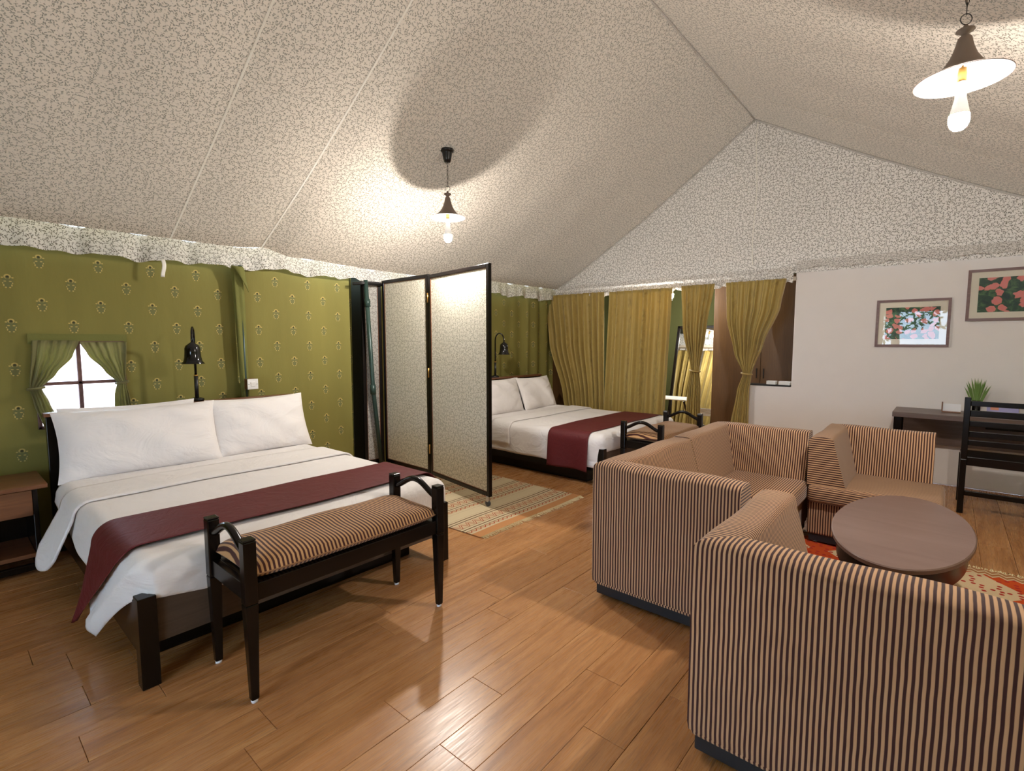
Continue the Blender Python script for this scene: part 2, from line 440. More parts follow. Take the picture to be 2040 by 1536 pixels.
# ---- floor with separate planks
fl = MB().box(XB, XD, YN, 4.95, -.06, -.009).build('floor', 'laminate'); fl['kind'] = 'structure'
PW, PL = .1668, 1.215
y = 1.434 - 17 * PW; row = 0
ofs_rows = {-1: 1.083, 0: 1.41, 1: 1.083, 2: .76}
full = {}
y_edges = []
k = 0
row = -17
while 1.267 + row * PW < YW - .01:
    y0 = 1.267 + row * PW; y1 = min(y0 + PW, YW)
    base = {0: 1.41, -1: 1.083, 1: 1.083, -2: .55}.get(row, R.uniform(0, PL))
    x = base - math.ceil((base + .55) / PL) * PL
    while x < XR:
        a, b = max(x, -.55), min(x + PL, XR - .002); x += PL
        if b - a < .05 or y0 < YN + .02: continue
        L, Wd = round(b - a, 3), round(y1 - y0, 4)
        key = (L, Wd)
        if key not in full:
            mb = MB().box(0, L - .0016, 0, Wd - .0016, -.009, 0)
            full[key] = mb
            o = mb.build('plank', 'laminate', fl, bevel=.0012)
            full[key] = o
        else:
            o = full[key].copy(); COL.objects.link(o)
        o.location = (a, y0, R.uniform(-.0006, .0004))
        o.rotation_euler = (R.uniform(-.002, .002), 0, 0)
    row += 1

# ---- tent roof
RY, RZ = 1.84, 3.97; EYL, EZ = 4.63, 2.2; EYR = -1.42
SEAMS = [-2.0, -1.3, -.62, .04, .68, 1.33, 2.02, 2.72, 3.42, 4.12, 4.82, 5.52, 6.2]
def seamf(x):
    d = min(abs(x - s) for s in SEAMS); return d
def roofpt(x, t, side):
    ey = EYL if side > 0 else EYR
    y = RY + (ey - RY) * t; z = RZ + (EZ - RZ) * t
    bay = math.sin(PI * min(1, seamf(x) / .35) / 2)
    z -= .045 * math.sin(PI * t) + .018 * bay * math.sin(PI * t)
    # fullness of cloth at the eave between two poles
    e = max(0, (t - .72) / .28)
    z -= .05 * e * math.sin(PI * max(0, min(1, (x - 2.02) / 2.9))) if side > 0 else 0
    if side > 0: z += .03 * e * math.exp(-((x - 2.02) / .16) ** 2) - .02 * e * math.exp(-((x - 2.2) / .12) ** 2)
    z -= .035 * math.exp(-(t / .04) ** 2) * 0
    return Vector((x, y, z))
slope = math.hypot(EYL - RY, RZ - EZ); slopeR = math.hypot(EYR - RY, RZ - EZ)
mb = MB()
X0R, X1R = XB, XR + .02
mb.grid(lambda u, v: roofpt(X0R + (X1R - X0R) * u, v, 1), 150, 34, lambda u, v: (X0R + (X1R - X0R) * u, v * slope))
mb.grid(lambda u, v: roofpt(X0R + (X1R - X0R) * u, v, -1), 150, 34, lambda u, v: (X0R + (X1R - X0R) * u + .37, -v * slopeR), flip=True)
ceil = mb.build('ceiling', 'tent_print', smooth=False, solid=0); ceil['kind'] = 'structure'
ceil.data.polygons.foreach_set('use_smooth', [True] * len(ceil.data.polygons)); ceil.data.set_sharp_from_angle(angle=math.radians(40))
for sd in (1, -1):
    for sx in SEAMS:
        if sd > 0 and sx not in (1.33, 2.02): continue
        if sd < 0 and sx not in (5.52,): continue
        MB().grid(lambda u, v: roofpt(sx + (-.03 + .10 * (1 - v)) * (1 if sd > 0 else 0) + (u - .5) * .013, v, sd) - Vector((0, 0, .003 + .001 * math.sin(v * 300))), 1, 120).build('seam', 'seam_tape', ceil)
# gable
GX = XR - .01
def gab(u, v):
    # u along y from left eave to right eave, v from bottom to roof line
    y = 4.72 + (EYR - 4.72) * u
    if y > RY: t = (y - RY) / (4.72 - RY)
    else: t = (RY - y) / (RY - EYR)
    top = RZ + (2.2 - RZ) * t - .05 * math.sin(PI * t) + .02
    return Vector((GX - .01 * math.sin(PI * u) * math.sin(PI * v), y, 2.17 + max(.012, top - 2.17) * v))
MB().grid(gab, 90, 14, lambda u, v: (lambda p: (p.y, p.z))(gab(u, v)), flip=True).build('gable_panel', 'gable_print', ceil, smooth=True)
MB().grid(lambda u, v: Vector((GX - .014, 1.80 + .012 * math.sin(v * 9) + (u - .5) * .01, 2.3 + v * 1.62)), 1, 40).build('seam', 'seam_tape', ceil)
# gable hem tape: the rolled line where the roof meets the gable
for sd in (1, -1):
    pts = [roofpt(XR - .012, t / 30, sd) - Vector((.0, 0, .012)) for t in range(31)]
    MB().tube(pts, .011, 6).build('hem', 'valance_print', ceil, smooth=True)
pts = [roofpt(X0R + (X1R - X0R) * t / 40, 0, 1) - Vector((0, 0, .012)) for t in range(41)]
MB().tube(pts, .007, 6).build('ridge_hem', 'valance_print', ceil, smooth=True)

# ---- valances (pleated cloth strips)
def pleat(t, seed, k=1.0):
    a = math.sin(t * 15 * k + seed + 1.2 * math.sin(t * 4.1 + seed)); b = math.sin(t * 37 * k + 2 * seed)
    return (math.copysign(abs(a) ** 1.6, a) + .35 * b)
def valance(x0, x1, yy, seed, zt, zb, axis='x', amp=.022, n=340, k=1.0):
    def P(u, v):
        a = x0 + (x1 - x0) * u; p = pleat(a, seed, k)
        top = zt(a); bot = zb(a) + .008 * math.sin(a * 9 + seed) + .010 * p
        z = top + (bot - top) * v
        d = amp * (v ** .8) * p + .006 * v
        return Vector((a, yy - d, z)) if axis == 'x' else Vector((yy - d, a, z))
    return MB().grid(P, n, 8, lambda u, v: ((x0 + (x1 - x0) * u) * 1.08, -v * .2), flip=(axis == 'x')).build('valance', 'valance_print', ceil, smooth=True)
eave = lambda x: roofpt(x, 1, 1).z + .012
valance(XB, XR - .03, EYL, 1.3, eave, lambda x: 2.025 - .01 * math.sin(x * 2.1), 'x', .03, 640)
valance(1.36, 4.66, GX - .03, 2.1, lambda y: 2.24, lambda y: 2.055, 'y', .016, 420, 2.6)
valance(YN, 1.34, GX - .03, 4.4, lambda y: 2.30, lambda y: 2.205, 'y', .02, 260, 1.3)

# ---- green cloth wall, with the hole for the window
WX0, WX1, WZ0, WZ1 = .47, .975, .80, 1.405
def wallpanel(mb, x0, x1, z0, z1, y=YW, nx=None):
    nx = nx or max(1, int((x1 - x0) * 14)); nz = max(1, int((z1 - z0) * 6))
    rip = lambda x, z: .012 * math.sin(x * 5.1 + .4 * z) * min(1, abs(x - WX0) * 6, abs(x - WX1) * 6)
    mb.grid(lambda u, v: Vector((x0 + (x1 - x0) * u, y + rip(x0 + (x1 - x0) * u, 0), z0 + (z1 - z0) * v)), nx, nz,
            lambda u, v: (x0 + (x1 - x0) * u, z0 + (z1 - z0) * v))
mb = MB(); ZT = 2.3
wallpanel(mb, XB, WX0, 0, ZT); wallpanel(mb, WX1, 2.89, 0, ZT); wallpanel(mb, WX0, WX1, 0, WZ0, nx=1); wallpanel(mb, WX0, WX1, WZ1, ZT, nx=1)
def folds(u, v):
    x = 3.24 + (XR - 3.24) * u; f = max(0, (x - 5.2)) / 1.2
    return Vector((x, YW + .012 * math.sin(x * 4) + .035 * f * math.sin(x * 26), ZT * v))
mb.grid(folds, 110, 6, lambda u, v: (3.24 + (XR - 3.24) * u, ZT * v))
mb.grid(lambda u, v: Vector((2.89 + .02 * v, YW + .16 * u, ZT * v)), 2, 2, lambda u, v: (2.89 + .16 * u, ZT * v))
wl = mb.build('wall_left', 'green_brocade', smooth=True); wl['kind'] = 'structure'
MB().box(2.85, 3.3, YW + .15, YW + .17, 0, ZT).build('recess_shade', 'dark_canvas', wl)  # dark colour stands in for the shade in the recess beside the pole
MB().box(XB, XR, YW + .19, YW + .22, 1.42, 2.5).build('outer_canvas', 'dark_canvas', wl)
MB().box(XB, WX0 - .05, YW + .19, YW + .22, 0, 1.45).build('outer_canvas', 'dark_canvas', wl)
MB().box(WX1 + .05, XR, YW + .19, YW + .22, 0, 1.45).build('outer_canvas', 'dark_canvas', wl)
MB().box(WX0 - .1, WX1 + .1, YW + .19, YW + .22, 0, .78).build('outer_canvas', 'dark_canvas', wl)

MB().box(XB - .1, XR + .1, EYL - .02, YW + .26, 2.335, 2.36).build('leak_blocker', 'dark_canvas', wl)  # unseen cover added to stop sky light leaking in at the eave
MB().box(XR + .005, XR + .2, YN, YW + .26, 2.40, 2.44).build('leak_blocker', 'dark_canvas', wl)  # added out of view, blocks sky light between gable and dressing room
# ---- white wall with a low ledge
mb = MB()
ol = [(YN, 0), (1.785, 0), (1.785, .885), (1.34, .885), (1.34, 2.215), (YN, 2.215)]
mb.v = [(XR, y, z) for y, z in ol] + [(XR + .14, y, z) for y, z in ol]
mb.quad_face(range(5, -1, -1), ol[::-1]); mb.quad_face(range(6, 12), ol)
for i in range(6): j = (i + 1) % 6; mb.quad_face((i, j, j + 6, i + 6), [ol[i], ol[j], ol[j], ol[i]])
wr = mb.build('wall_right', 'plaster', bevel=.008); wr['kind'] = 'structure'
box('ledge_top', 'black', wr, XR - .012, XR + .15, 1.342, 1.795, .885, .9)
# rear and near walls; the rear one has the open doorway that lets the daylight in
def plainwall(name, parts, mat):
    mb = MB()
    for b in parts: mb.box(*b)
    o = mb.build(name, mat); o['kind'] = 'structure'; return o
DY0, DY1, DZ = .02, 1.25, 2.12
plainwall('wall_rear', [(XB - .08, XB, YN, DY0, 0, 4.1), (XB - .08, XB, DY1, YW + .2, 0, 4.1), (XB - .08, XB, DY0, DY1, DZ, 4.1)], 'green_brocade')
plainwall('wall_front', [(XB, XR + .1, YN - .06, YN, 0, 2.45)], 'green_brocade')
# dressing room
plainwall('wall_back', [(XD, XD + .08, 1.2, 4.95, 0, 2.5), (XR + .14, XD, 1.16, 1.24, 0, 2.5), (XR + .1, XD, 4.86, 4.94, 0, 2.5)], 'deep_green')
o = MB().box(XR - .03, XR + .05, 4.36, 4.86, 0, 2.1).build('trim_2', 'wardrobe_wood'); o['kind'] = 'structure'
o = MB().box(XR + .03, XD, 1.2, 4.94, 2.42, 2.46).build('ceiling_2', 'far_plaster'); o['kind'] = 'structure'
# head rail above the curtains
o = MB().box(XR - .03, XR + .03, 1.34, 4.68, 2.09, 2.13).build('trim_1', 'far_plaster'); o['kind'] = 'structure'

# ---- window
wf = MB(); yA, yB = YW - .02, YW + .05; fr = .022
wf.box(WX0, WX0 + fr, yA, yB, WZ0, WZ1).box(WX1 - fr, WX1, yA, yB, WZ0, WZ1).box(WX0, WX1, yA, yB, WZ1 - fr, WZ1).box(WX0, WX1, yA, yB, WZ0, WZ0 + fr)
wn = wf.build('window_1', 'frame_wood', bevel=.003); wn['kind'] = 'structure'
box('mullion', 'frame_wood', wn, .697, .722, YW - .01, YW + .03, WZ0, WZ1)
box('mullion', 'frame_wood', wn, WX0, WX1, YW - .01, YW + .03, 1.098, 1.122)
for a, b in ((WX0 + fr, .697), (.722, WX1 - fr)):
    for c, d in ((WZ0 + fr, 1.098), (1.122, WZ1 - fr)):
        MB().box(a, b, YW + .008, YW + .012, c, d).build('pane', 'glass', wn)
MB().box(WX0 - .02, WX1 + .02, YW - .014, YW - .006, 1.385, 1.455).build('pelmet_cloth', 'olive_cloth', wn)

# ---- outside: ground, a garden wall, trees beyond the doorway
o = MB().box(-40, 40, -40, 40, -.2, -.1).build('ground', 'sand'); tag(o, kind='structure')
o = MB().box(-3, 5, 9.5, 9.8, -.1, 1.6).build('garden_wall', simple('pink_wall', srgb(226, 200, 196), .9)); tag(o, 'pale pink garden wall outside the small window', 'wall')
for i, (tx, ty, h) in enumerate(((-6.5, 2.6, 4.2), (-9.8, 1.4, 5.6), (-7.4, -2.2, 5.), (-13.4, 3.4, 7.))):
    t = thing('tree', None, 'tree', (tx, ty, -.1), 0, 'trees beyond the rear doorway')
    t['label'] = 'leafy tree outdoors, mirrored in the glass of the smaller picture'
    MB().tube([(0, 0, 0), (.08, .05, h * .3), (-.05, .1, h * .6), (0, 0, h * .9)], [.16, .12, .09, .03], 10).build('trunk', 'bark', t, smooth=True)
    for b in range(5):
        a = b * 1.3 + i; MB().tube([(0, .05, h * (.35 + .08 * b)), (.6 * math.cos(a), .6 * math.sin(a), h * (.5 + .08 * b)), (1.2 * math.cos(a), 1.2 * math.sin(a), h * (.58 + .08 * b))], [.06, .04, .015], 6).build('branch', 'bark', t, smooth=True)
    mb = MB()
    for q in range(1300):
        a, r, zz = R.uniform(0, 2 * PI), 1.5 * R.random() ** .5, h * R.uniform(.35, 1.0)
        c = Vector((r * math.cos(a), r * math.sin(a), zz)); e1 = Vector((R.gauss(0, 1), R.gauss(0, 1), R.gauss(0, 1))).normalized() * .10; e2 = e1.orthogonal().normalized() * .05
        k0 = len(mb.v); mb.v += [tuple(c - e1), tuple(c + e2), tuple(c + e1), tuple(c - e2)]; mb.quad_face((k0, k0 + 1, k0 + 2, k0 + 3), ((0, 0), (1, 0), (1, 1), (0, 1)))
    f = mb.build('foliage', 'tree_leaf', t); f['kind'] = 'stuff'

# ================================================================== PENDANT LAMPS
def pendant(x, y, zroof, rim, label, tilt=0., mat='bulb_light', rr=.168):
    t = thing('pendant_lamp', label, 'lamp', (x, y, rim), 0, 'bell shaped pendant lamps')
    if x < XR: zroof = roofpt(x, (y - RY) / ((EYL if y > RY else EYR) - RY), 1 if y > RY else -1).z - .002
    T = Matrix.Rotation(tilt, 3, 'X')
    top = zroof - rim
    MB().lathe([(0, top - .10), (.026, top - .10), (.034, top - .075), (.041, top - .03), (.043, top - .018), (.055, top - .014), (.056, top + .004), (0, top + .004)], seg=24).build('canopy', 'black', t, smooth=True)
    # chain
    z0, z1 = .258, top - .10; nl = max(2, int((z1 - z0) / .028)); 
    for i in range(nl):
        zc = z0 + (z1 - z0) * (i + .5) / nl; a = (i % 2) * PI / 2; h = (z1 - z0) / nl * .62
        pts = [Vector((math.cos(a) * .006 * math.cos(q), math.sin(a) * .006 * math.cos(q), zc + h * math.sin(q))) for q in [2 * PI * j / 10 for j in range(11)]]
        MB().tube(pts, .0016, 5, False).build('chain_link', 'black', t, smooth=True)
    MB().tube([(.004, 0, z0), (.009, .002, (z0 + z1) / 2), (.003, .0, z1)], .0018, 6).build('cord', 'bronze', t, smooth=True)
    MB().tube([(-.010 * math.cos(q), .018 * math.cos(q), .238 + .021 * math.sin(q)) for q in [2 * PI * j / 20 for j in range(21)]], .002, 6, False).build('ring', 'black', t, smooth=True)
    MB().lathe([(0, .218), (.006, .216), (.010, .207), (.030, .197), (.032, .192), (.014, .180), (.012, .172), (.02, .165)], seg=24, M=T).build('finial', 'bronze', t, smooth=True)
    k = rr / .168
    prof = [(.018, .198), (.024, .190), (.028, .17), (.035, .14), (.047, .105), (.066, .07), (.095, .038), (.130, .014), (.166, 0), (.168, .001)]
    prof = [(r * k, z * .86) for r, z in prof]
    MB().lathe(prof, seg=48, M=T).build('shade', 'bronze', t, smooth=True)
    MB().lathe([(max(.002, r - .003), z - .003) for r, z in prof], seg=48, M=T).build('shade_lining', 'enamel', t, smooth=True)
    MB().lathe([(.003, .15), (.003, .05), (.013, .045), (.016, .02), (.016, -.005), (.013, -.01)], seg=20).build('socket', 'brass', t, smooth=True)
    MB().lathe([(.013, -.005), (.018, -.03), (.020, -.075), (.030, -.122), (.034, -.142)], seg=24).build('bulb_neck', 'plastic', t, smooth=True)
    MB().lathe([(.034, -.142), (.0355, -.159), (.034, -.174), (.028, -.190), (.017, -.201), (0, -.205)], seg=20).build('bulb', mat, t, smooth=True)
    return t
pendant(2.96, 3.27, 3.02, 2.446, 'bronze bell pendant lamp hanging over the patterned screen beside the first bed', rr=.148)
pendant(2.89, .02, 2.93, 2.487, 'larger looking bronze pendant lamp over the sofas, its chain cut by the top edge', rr=.162)
pendant(6.80, 2.95, 2.42, 2.20, 'lit pendant lamp close behind the gold curtain tops', mat='bath_light')
pendant(7.20, 3.28, 2.42, 2.02, 'pendant lamp hidden by the wide curtain and seen lit in the leaning mirror', mat='bath_light')

# ================================================================== BEDS
def ease_noise(x, y, s): return math.sin(x * 3.1 + s) * math.sin(y * 2.7 + 1.3 * s) + .5 * math.sin(x * 7.3 + y * 5.1 + s)
def drape(name, mat, box4, top, a0, a1, b0, b1, r=.07, na=90, nb=90, flareL=.12, flareR=.05, flareF=.05, off=0., wr=.006, seed=0., solid=.004, lim=None, ripple=.0, label=None, parent=None, dmaxF=None, swing=0):
    """cloth over a box: a runs along x, b along y. a0/a1/b0/b1 may be functions"""
    x0, x1, y0 = box4[:3]
    fa0 = a0 if callable(a0) else (lambda b: a0); fa1 = a1 if callable(a1) else (lambda b: a1)
    fb0 = b0 if callable(b0) else (lambda a: b0)
    def P(u, v):
        # flat coordinates
        aa = x0 + (x1 - x0) * u
        bf = b1 + (fb0(aa) - b1) * v
        A0, A1 = fa0(bf), fa1(bf)
        a = A0 + (A1 - A0) * u
        b = b1 + (fb0(a) - b1) * v
        ox = x0 - a if a < x0 else (a - x1 if a > x1 else 0); sx = -1 if a < x0 else 1
        oy = y0 - b if b < y0 else 0
        d = math.hypot(ox, oy)
        cx, cy = min(max(a, x0), x1), max(b, y0)
        sw = swing * max(0, min(1, (3.0 - b) / .5)) if swing and a < x0 else 0
        z = top + off + wr * ease_noise(a, b, seed)
        if d > 1e-6:
            dx, dy = sx * ox / d, -oy / d
            fl = (flareL if sx < 0 else flareR) * abs(dx) + flareF * abs(dy)
            rr_ = r + off
            q = rr_ * PI / 2
            if d < q: hz, dr = rr_ * math.sin(d / rr_), rr_ * (1 - math.cos(d / rr_))
            else: hz, dr = rr_ + (d - q) * fl, rr_ + (d - q) * math.sqrt(1 - fl * fl)
            k = max(0, (d - q)); hz += ripple * k * math.sin((b if abs(dx) > .7 else a) * 13 + seed * 3)
            if dmaxF and abs(dy) > .5 and dr > dmaxF: hz -= min((dr - dmaxF), r * .9); dr = dmaxF + .0
            return Vector((cx + dx * hz, cy + dy * hz + sw * max(0, dr - r * .6) * abs(dx), max(z - dr, .008)))
        return Vector((a, b, z))
    return MB().grid(P, na, nb).build(name, mat, parent, smooth=True, solid=solid)

def pillow(name, label, w, h, t, loc, lean, rz=0, group=None, seed=1, cornr=.0):
    def P(sg):
        def f(u, v):
            a, b = u * 2 - 1, v * 2 - 1
            # ears: corners reach out, sides bow in
            ex = a * w / 2 * (1 - .05 * (1 - b * b) ** 1 + .0); ez = b * h / 2 * (1 - .07 * (1 - a * a))
            th = t / 2 * (max(0, (1 - abs(a) ** 2.6)) ** .55) * (max(0, (1 - abs(b) ** 2.6)) ** .5)
            wrn = .007 * math.sin(7 * a + 5 * b + seed) * (1 - a * a) + .01 * math.sin(16 * a * b + seed * 2) * abs(a) * (1 - abs(a)) * 2
            return Vector((ex, sg * (th + wrn * (1 if th > .01 else 0)), ez + h / 2))
        return f
    mb = MB(); mb.grid(P(-1), 36, 26); mb.grid(P(1), 36, 26, flip=True)
    o = mb.build(name, 'linen', smooth=True)
    o.location = loc; o.rotation_euler = (lean, 0, rz)
    tag(o, label, 'pillow', group); return o

def bed(x0, x1, yf, yh, label, mtop=.53):
    t = thing('bed', label, 'bed', ((x0 + x1) / 2, (yf + yh) / 2, 0)); ox, oy = -(x0 + x1) / 2, -(yf + yh) / 2
    B = lambda name, mat, a, b, c, d, e, f, **k: box(name, mat, t, a + ox, b + ox, c + oy, d + oy, e, f, **k)
    B('headboard', 'dark_wood', x0, x1, yh, yh + .05, 0, .91)
    B('headboard_cap', 'brown_wood', x0 - .01, x1 + .01, yh - .012, yh + .07, .91, .935)
    for a in (x0, x1 - .065): B('leg', 'dark_wood', a, a + .065, yf, yf + .065, 0, .38)
    B('side_rail', 'dark_wood', x0 + .01, x0 + .045, yf + .06, yh, .12, .34); B('side_rail', 'dark_wood', x1 - .045, x1 - .01, yf + .06, yh, .12, .34)
    B('footboard', 'bed_board', x0 + .06, x1 - .06, yf + .02, yf + .045, .17, .37)
    B('plinth', 'dark_wood', x0 + .12, x1 - .12, yf + .25, yh, 0, .17)
    B('platform', 'dark_wood', x0 + .03, x1 - .03, yf + .05, yh, .27, .30)
    B('mattress', 'linen', x0 + .03, x1 - .03, yf + .02, yh - .01, .30, mtop - .02, bevel=.05)
    return t
B1 = bed(.48, 2.12, 2.37, 4.42, 'dark wood bed by the small window, nearest bed on the left')
B2 = bed(4.13, 5.80, 2.42, 4.45, 'dark wood bed seen beyond the folding screen beside the gold curtains', .52)

# duvet of bed 1
def lerpt(t, pts):
    if t <= pts[0][0]: return pts[0][1]
    for (a, b), (c, d) in zip(pts, pts[1:]):
        if t <= c: return b + (d - b) * (t - a) / (c - a)
    return pts[-1][1]
hangL = [(2.0, .47), (2.36, .48), (2.6, .45), (2.8, .36), (3.0, .27), (3.3, .25), (3.6, .22), (4.3, .14)]
d1 = drape('duvet', 'linen', (.545, 2.065, 2.45), .525, lambda b: .545 - lerpt(b, hangL), 2.065 + .20, lambda a: 2.45 - .22 + .03 * math.sin(a * 5), 4.15, r=.075, na=170, nb=150, flareL=.19, flareR=.02, flareF=-.08, wr=.004, ripple=.03, seed=.7, swing=1.25)
tag(d1, 'white duvet spread over the near bed, one corner trailing to the floor', 'duvet')
fs = drape('turned_sheet', 'linen', (.545, 2.065, 2.45), .525, lambda b: .545 - .36 - .10 * math.sin(PI * min(1, max(0, (3.85 - b) / .35))), 2.065 + .19, 3.50, 3.86, r=.075, na=90, nb=14, flareL=.42, flareR=.05, off=.014, wr=.004, ripple=.05, seed=.7, solid=.012)
tag(fs, 'folded back top sheet band across the near bed below its pillows', 'sheet')
rn = drape('bed_runner', 'maroon', (.545, 2.065, 2.45), .525, lambda b: .545 - .51, 2.065 + .27, 2.53, 2.99, r=.075, na=170, nb=40, flareL=.22, flareR=.05, off=.023, wr=.004, ripple=.03, seed=.7, solid=.003, swing=1.25)
tag(rn, 'maroon bed runner across the foot of the near bed', 'bed runner')
pillow('pillow', 'white pillow tucked behind the large front pillow under the window', .80, .45, .13, (.93, 4.30, .525), math.radians(-12), .0, None, 3)
pillow('pillow', 'plump white pillow on the near bed, left one, in front of the window', .94, .47, .19, (.95, 4.12, .512), math.radians(-20), math.radians(-2), None, 1)
pillow('pillow', 'white pillow on the near bed, right one, leaning on the headboard', .78, .47, .18, (1.76, 4.14, .512), math.radians(-20), math.radians(2), None, 5)
# bed 2
d2 = drape('duvet', 'linen', (4.20, 5.73, 2.50), .515, 4.20 - .37, 5.73 + .25, 2.50 - .22, 4.2, r=.08, na=80, nb=80, flareL=-.06, flareR=.03, flareF=-.1, wr=.004, ripple=.03, seed=2.2)
tag(d2, 'smooth white duvet on the far bed beyond the screen', 'duvet')
fs = drape('turned_sheet', 'linen', (4.20, 5.73, 2.50), .515, 4.20 - .30, 5.73 + .2, 3.58, 3.86, r=.08, na=70, nb=12, flareL=.0, flareR=.03, off=.012, wr=.004, ripple=.03, seed=2.2, solid=.010)
tag(fs, 'folded back top sheet band across the far bed', 'sheet')
rn = drape('bed_runner', 'maroon', (4.20, 5.73, 2.50), .515, 4.20 - .43, 5.73 + .3, 2.58, 3.06, r=.08, na=100, nb=24, flareL=.02, flareR=.03, off=.010, wr=.004, ripple=.08, seed=2.2, solid=.003)
tag(rn, 'maroon bed runner draped over the side of the far bed', 'bed runner')
pillow('pillow', 'white pillow on the far bed half hidden by the screen edge', .74, .46, .18, (4.68, 4.14, .50), math.radians(-20), 0, None, 2)
pillow('pillow', 'white pillow on the far bed next to the gold curtain', .74, .46, .18, (5.40, 4.12, .50), math.radians(-22), math.radians(3), None, 8)
pillow('pillow', 'white pillow standing behind the others on the far bed', .72, .42, .13, (4.85, 4.31, .51), math.radians(-12), 0, None, 4)

# ================================================================== BENCHES
def bench():
    t = thing('bench', 'black wooden bench with a striped cushion at the foot of the near bed', 'bench', (1.223, 2.16, 0), 0, 'benches at the bed feet')
    L, D, w = .473, .185, .024
    for sx in (-1, 1):
        for sy in (-1, 1):
            x, y = sx * L, sy * D
            lg = MB().box(x - w, x + w, y - w, y + w, .40, .648).box(x - w, x + w, y - w, y + w, .012, .40, taper=(.62, .62)).build('leg', 'dark_wood', t, bevel=.005)
            MB().lathe([(0, 0), (.013, 0), (.013, .008), (.010, .013), (0, .013)], c=(x, y, 0), seg=14).build('glide', 'glide', lg, smooth=True)
            MB().box(x - w, x + w, y - w, y + w, .648, .656, taper=None).build('post_cap', 'dark_wood', lg, bevel=.006)
    for sy in (-1, 1): box('rail', 'dark_wood', t, -L + w, L - w, sy * D - .014, sy * D + .014, .405, .475)
    for sx in (-1, 1):
        box('end_rail', 'dark_wood', t, sx * L - .014, sx * L + .014, -D + w, D - w, .405, .475)
        # arched hand rail
        def arch(q): return .594 + .064 * (math.sin(PI * q) ** 1.5)
        mb = MB(); n = 26; a, b = -D + w - .004, D - w + .004
        def P(u, v):
            q = v; y = a + (b - a) * q; z = arch(q); k = int(round(u * 8)) % 8; th = 2 * PI * k / 8 + PI / 8
            dz = (arch(min(1, q + .01)) - arch(max(0, q - .01))) / (.02 * (b - a)); nrm = Vector((0, -dz, 1)).normalized()
            return Vector((sx * L, y, z)) + Vector((.016, 0, 0)) * math.cos(th) + nrm * .016 * math.sin(th)
        mb.grid(P, 8, n, wrap=True).build('hand_rail', 'dark_wood', t, smooth=True)
    box('seat_board', 'dark_wood', t, -L + .01, L - .01, -D + .01, D - .01, .455, .474)
    cl, cd = .462, .205
    def C(sg):
        def f(u, v):
            a, b = u * 2 - 1, v * 2 - 1
            th = (max(0, 1 - abs(a) ** 12) ** .45) * (max(0, 1 - abs(b) ** 5) ** .45)
            x = a * (cl - .02 * (1 - abs(b)) * 0 + (.012 * abs(b) ** 3)); y = b * (cd - .006 * (1 - a * a) * 0) * (1 - .09 * abs(a) ** 6)
            if abs(b) > .8: y *= 1
            z = .506 + sg * (.054 if sg > 0 else .031) * th + .004 * math.sin(x * 14 + y * 9) * th * (sg > 0)
            return Vector((x, y, z))
        return f
    mb = MB(); uvf = lambda u, v: ((u * 2 - 1) * cl + .006 * math.sin(v * 7), (v * 2 - 1) * cd)
    mb.grid(C(1), 70, 26, uvf); mb.grid(C(-1), 70, 26, uvf, flip=True)
    cu = mb.build('cushion', 'bench_stripe', t, smooth=True)
    pts = [C(1)(u / 60, 0) for u in range(61)]
    MB().tube(pts, .0035, 6).build('piping', 'bench_stripe', cu, smooth=True)
    return t
bn = bench()
b2 = copy_tree(bn); b2.location = (4.745, 2.10, 0); b2['label'] = 'black wooden bench with a brown cushion at the foot of the far bed'

# ================================================================== SOFAS
def back(mod, p0, p1, inward, m0=0, m1=0, zt=.752, zb=None, name='backrest'):
    """wedge-shaped back: outer face upright from p0 to p1, top slab, sloping inner face; m0/m1 = mitre"""
    p0, p1, n = Vector((*p0, 0)), Vector((*p1, 0)), Vector((*inward, 0)); d = (p1 - p0).normalized(); L = (p1 - p0).length
    prof = [(0.004, .09), (0, .12)]
    prof += [(0, .3), (0, .5), (0, .7)]
    r = .035
    prof += [(r - r * math.cos(a), zt - r + r * math.sin(a)) for a in [PI / 2 * k / 5 for k in range(1, 6)]]
    prof += [(.085, zt + .003)]
    prof += [(.12 + .028 * math.sin(a), zt - .03 + .03 * math.cos(a)) for a in [PI / 2 * k / 5 for k in range(0, 5)]]
    prof += [(.152, .70), (.205, .50), (.232, .40)]
    if zb: prof = [(0, zb)] + [q for q in prof if q[1] > zb + .01] + [(.226, zb)]
    acc = [0]
    for q, w in zip(prof, prof[1:]): acc.append(acc[-1] + math.hypot(w[0] - q[0], w[1] - q[1]))
    nL = max(8, int(L / .05))
    def P(u, v):
        i = int(round(v * (len(prof) - 1))); dep, z = prof[i]
        a = m0 * dep; b = L - m1 * dep; s = a + (b - a) * u
        puff = .006 * math.sin(PI * u) * (1 if dep > .03 else 0) + .004 * math.sin(s * 11) * (z > .7)
        return p0 + d * s + n * dep + Vector((0, 0, z + puff * (z > .7)))
    def U(u, v):
        i = int(round(v * (len(prof) - 1))); dep = prof[i][0]; a = m0 * dep; b = L - m1 * dep
        return (a + (b - a) * u, acc[i])
    mb = MB(); mb.grid(P, nL, len(prof) - 1, U)
    flip = (d.cross(Vector((0, 0, 1)))).dot(n) > 0
    for end, off in ((0, 0), (1, nL)):
        idx = [j * (nL + 1) + off for j in range(len(prof))]
        mb.f.append(tuple(idx)); mb.uv.append([(prof[j][1], prof[j][0]) for j in range(len(prof))])
    o = mb.build(name, 'sofa_stripe', mod)
    bm = bmesh.new(); bm.from_mesh(o.data); bmesh.ops.recalc_face_normals(bm, faces=bm.faces); bm.to_mesh(o.data); bm.free()
    o.data.polygons.foreach_set('use_smooth', [True] * len(o.data.polygons)); o.data.set_sharp_from_angle(angle=math.radians(38))
    return o
